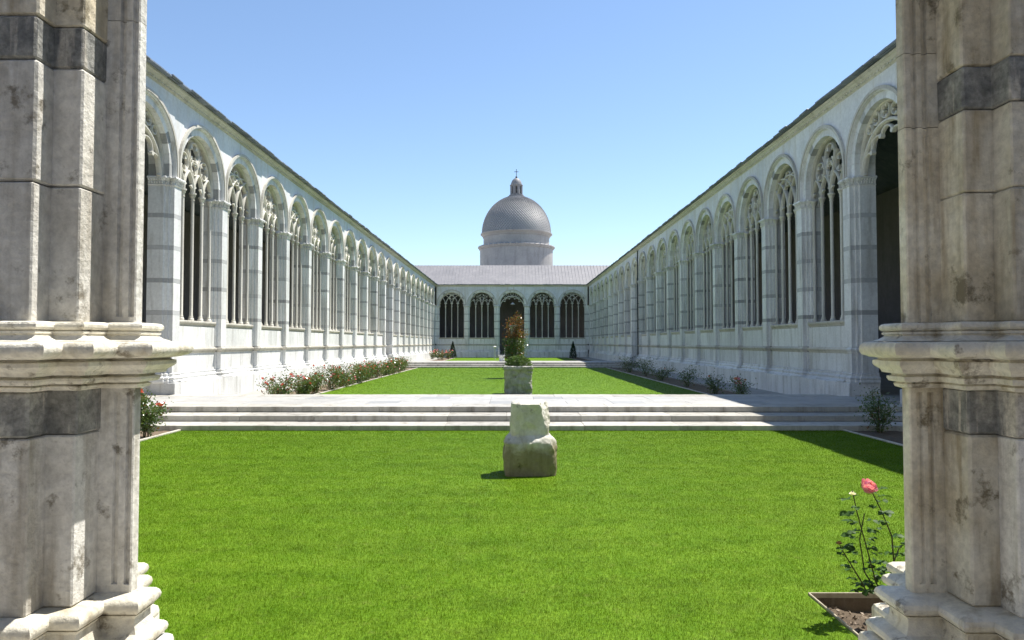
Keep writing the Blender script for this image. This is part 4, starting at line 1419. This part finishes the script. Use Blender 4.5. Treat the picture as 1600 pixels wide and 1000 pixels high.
# column with the climbing rose
CY = 43.6; CXX = .15
b = MB(); b.lathe([(.36, -.05), (.36, .12), (.33, .16), (.3, .2), (.26, .26), (.24, .32), (.215, 2.85), (.24, 2.88), (.24, 2.92), (.23, 2.95), (.3, 3.1), (.33, 3.12), (.33, 3.2)], 24)
o = put('stone_column', b.mesh('stone_column', ['carved']), None, (CXX, CY, 0))
tag(o, 'old stone column hidden under a climbing rose on the second lawn', 'column')
root = bpy.data.objects.new('climbing_rose', None); COL.objects.link(root); root.location = (CXX, CY, 0)
tag(root, 'tall bushy climbing rose with reddish tips wrapped round a column', 'climbing rose')
st = MB(); pts = []
rr = random.Random(5)
for i in range(15):
    a = rr.uniform(0, 6.28); top = rr.uniform(1.9, 3.9) if i > 3 else rr.uniform(3.5, 3.95); p = []
    rb_ = rr.uniform(.3, .42); ro_ = rr.uniform(.45, .95) if top < 3.3 else rr.uniform(.1, .35)
    for k in range(9):
        t = k / 8
        rad = rb_ + (ro_ - rb_) * t ** 2
        p.append(Vector((math.cos(a + t * 1.5) * rad, math.sin(a + t * 1.5) * rad, top * t)))
    st.tube(p, [.02, .018, .016, .014, .012, .01, .008, .006, .004], 5)
    for k in range(90):
        t = rr.uniform(.1, 1) ** .75 * 7.99; j = int(t); pts.append(p[j].lerp(p[j + 1], t - j))
put('stems', st.mesh('stems', ['stem']), root)
pts = np.array([tuple(p) for p in pts]); n = 9500
P = pts[NP.integers(0, len(pts), n)] + NP.normal(size=(n, 3)) * np.array([.15, .15, .13])
low_ = P[:, 2] < 2.4
v1 = leaf_mesh('foliage', P[low_], .085, NP, ['leaf', 'leaf_red'], .08); put('foliage', v1, root)
v2 = leaf_mesh('young_foliage', P[~low_], .085, NP, ['leaf', 'leaf_red'], .8); put('young_foliage', v2, root)
for i in range(26):
    q = pts[rr.randrange(len(pts))]
    o = put('flower', BLOOMS[rr.choice(('petal_red', 'petal_orange', 'petal_pink'))][0], root, (q[0] * 1.15, q[1] * 1.15, max(q[2], 1.2) + .05))
    o.scale = (.06,) * 3; o.rotation_euler = (rr.uniform(-.8, .8), rr.uniform(-.8, .8), 0)

# cypresses by the end wall
for i, (x, y, lab) in enumerate(((-8.1, 98.5, 'small dark conical evergreen before the end arcade, left one'), (8.4, 99.0, 'small dark conical evergreen before the end arcade, right one'))):
    root = bpy.data.objects.new('conical_evergreen', None); COL.objects.link(root); root.location = (x, y, 0)
    tag(root, lab, 'evergreen', 'clipped evergreens before the end arcade')
    b = MB(); b.tube([(0, 0, -.05), (0, 0, 1.0), (0, 0, 1.9)], [.06, .04, .01], 6); put('trunk', b.mesh('trunk', ['stem']), root)
    n = 2400; z = NP.uniform(.1, 2.35, n); a = NP.uniform(0, 6.283, n)
    rad = (1 - (z / 2.4) ** 1.4) * .55 * np.sqrt(NP.uniform(.35, 1.1, n)) * (1 + .12 * np.sin(a * 5 + z * 6))
    put('crown', leaf_mesh('crown', np.stack([np.cos(a) * rad, np.sin(a) * rad, z], 1), .12, NP, ['cypress'], None, .8), root)

# well head, lamp post, notice
root = bpy.data.objects.new('well_head', None); COL.objects.link(root); root.location = (-.95, 67.3, FLOOR)
tag(root, 'small pale stone well head with thin posts on the far walkway', 'well')
b = MB(); b.lathe([(.24, -.01), (.26, .05), (.24, .1), (.25, .35), (.3, .46), (.33, .48), (.33, .56), (.24, .56), (.22, .2)], 16)
put('basin', b.mesh('basin', ['marble']), root)
for s in (-1, 1):
    b = MB(); b.tube([(s * .28, 0, .4), (s * .28, 0, 1.3)], .02, 6); put('post', b.mesh('post', ['white_metal']), root)
root = bpy.data.objects.new('lamp_post', None); COL.objects.link(root); root.location = (-2.25, 94.5, 0)
tag(root, 'slim pale garden lamp post with a flat cap before the end arcade', 'lamp post')
b = MB(); b.lathe([(.1, -.03), (.1, .05), (.055, .06), (.05, 1.4)], 10); put('pole', b.mesh('pole', ['white_metal']), root)
b = MB(); b.lathe([(.08, 1.4), (.1, 1.55), (.22, 1.58), (.24, 1.62), (.1, 1.72), (.02, 1.74)], 14); put('lamp_head', b.mesh('lamp_head', ['white_metal']), root)
root = bpy.data.objects.new('notice_board', None); COL.objects.link(root); root.location = (-1.75, 94.8, 0)
tag(root, 'small grey notice panel beside the garden lamp post', 'notice board')
b = MB(); b.cbox(-.3, .3, -.02, .02, .18, .55, .008); put('panel', b.mesh('panel', ['paving_grey']), root)
for s in (-1, 1):
    b = MB(); b.box(s * .22 - .02, s * .22 + .02, .021, .05, -.03, .5); put('leg', b.mesh('leg', ['iron']), root)
# hanging lamp in the end portal
root = bpy.data.objects.new('hanging_lamp', None); COL.objects.link(root); root.location = (.1, WY + .5, 7.9)
tag(root, 'white lamp hanging in the central arch of the end arcade', 'lamp')
b = MB(); b.lathe([(.05, .2), (.32, .0), (.34, -.06), (.3, -.1), (.05, -.08)], 14); put('shade', b.mesh('shade', ['white_metal']), root)
b = MB(); b.tube([(0, 0, .15), (0, 0, .95)], .015, 5); put('rod', b.mesh('rod', ['iron']), root)
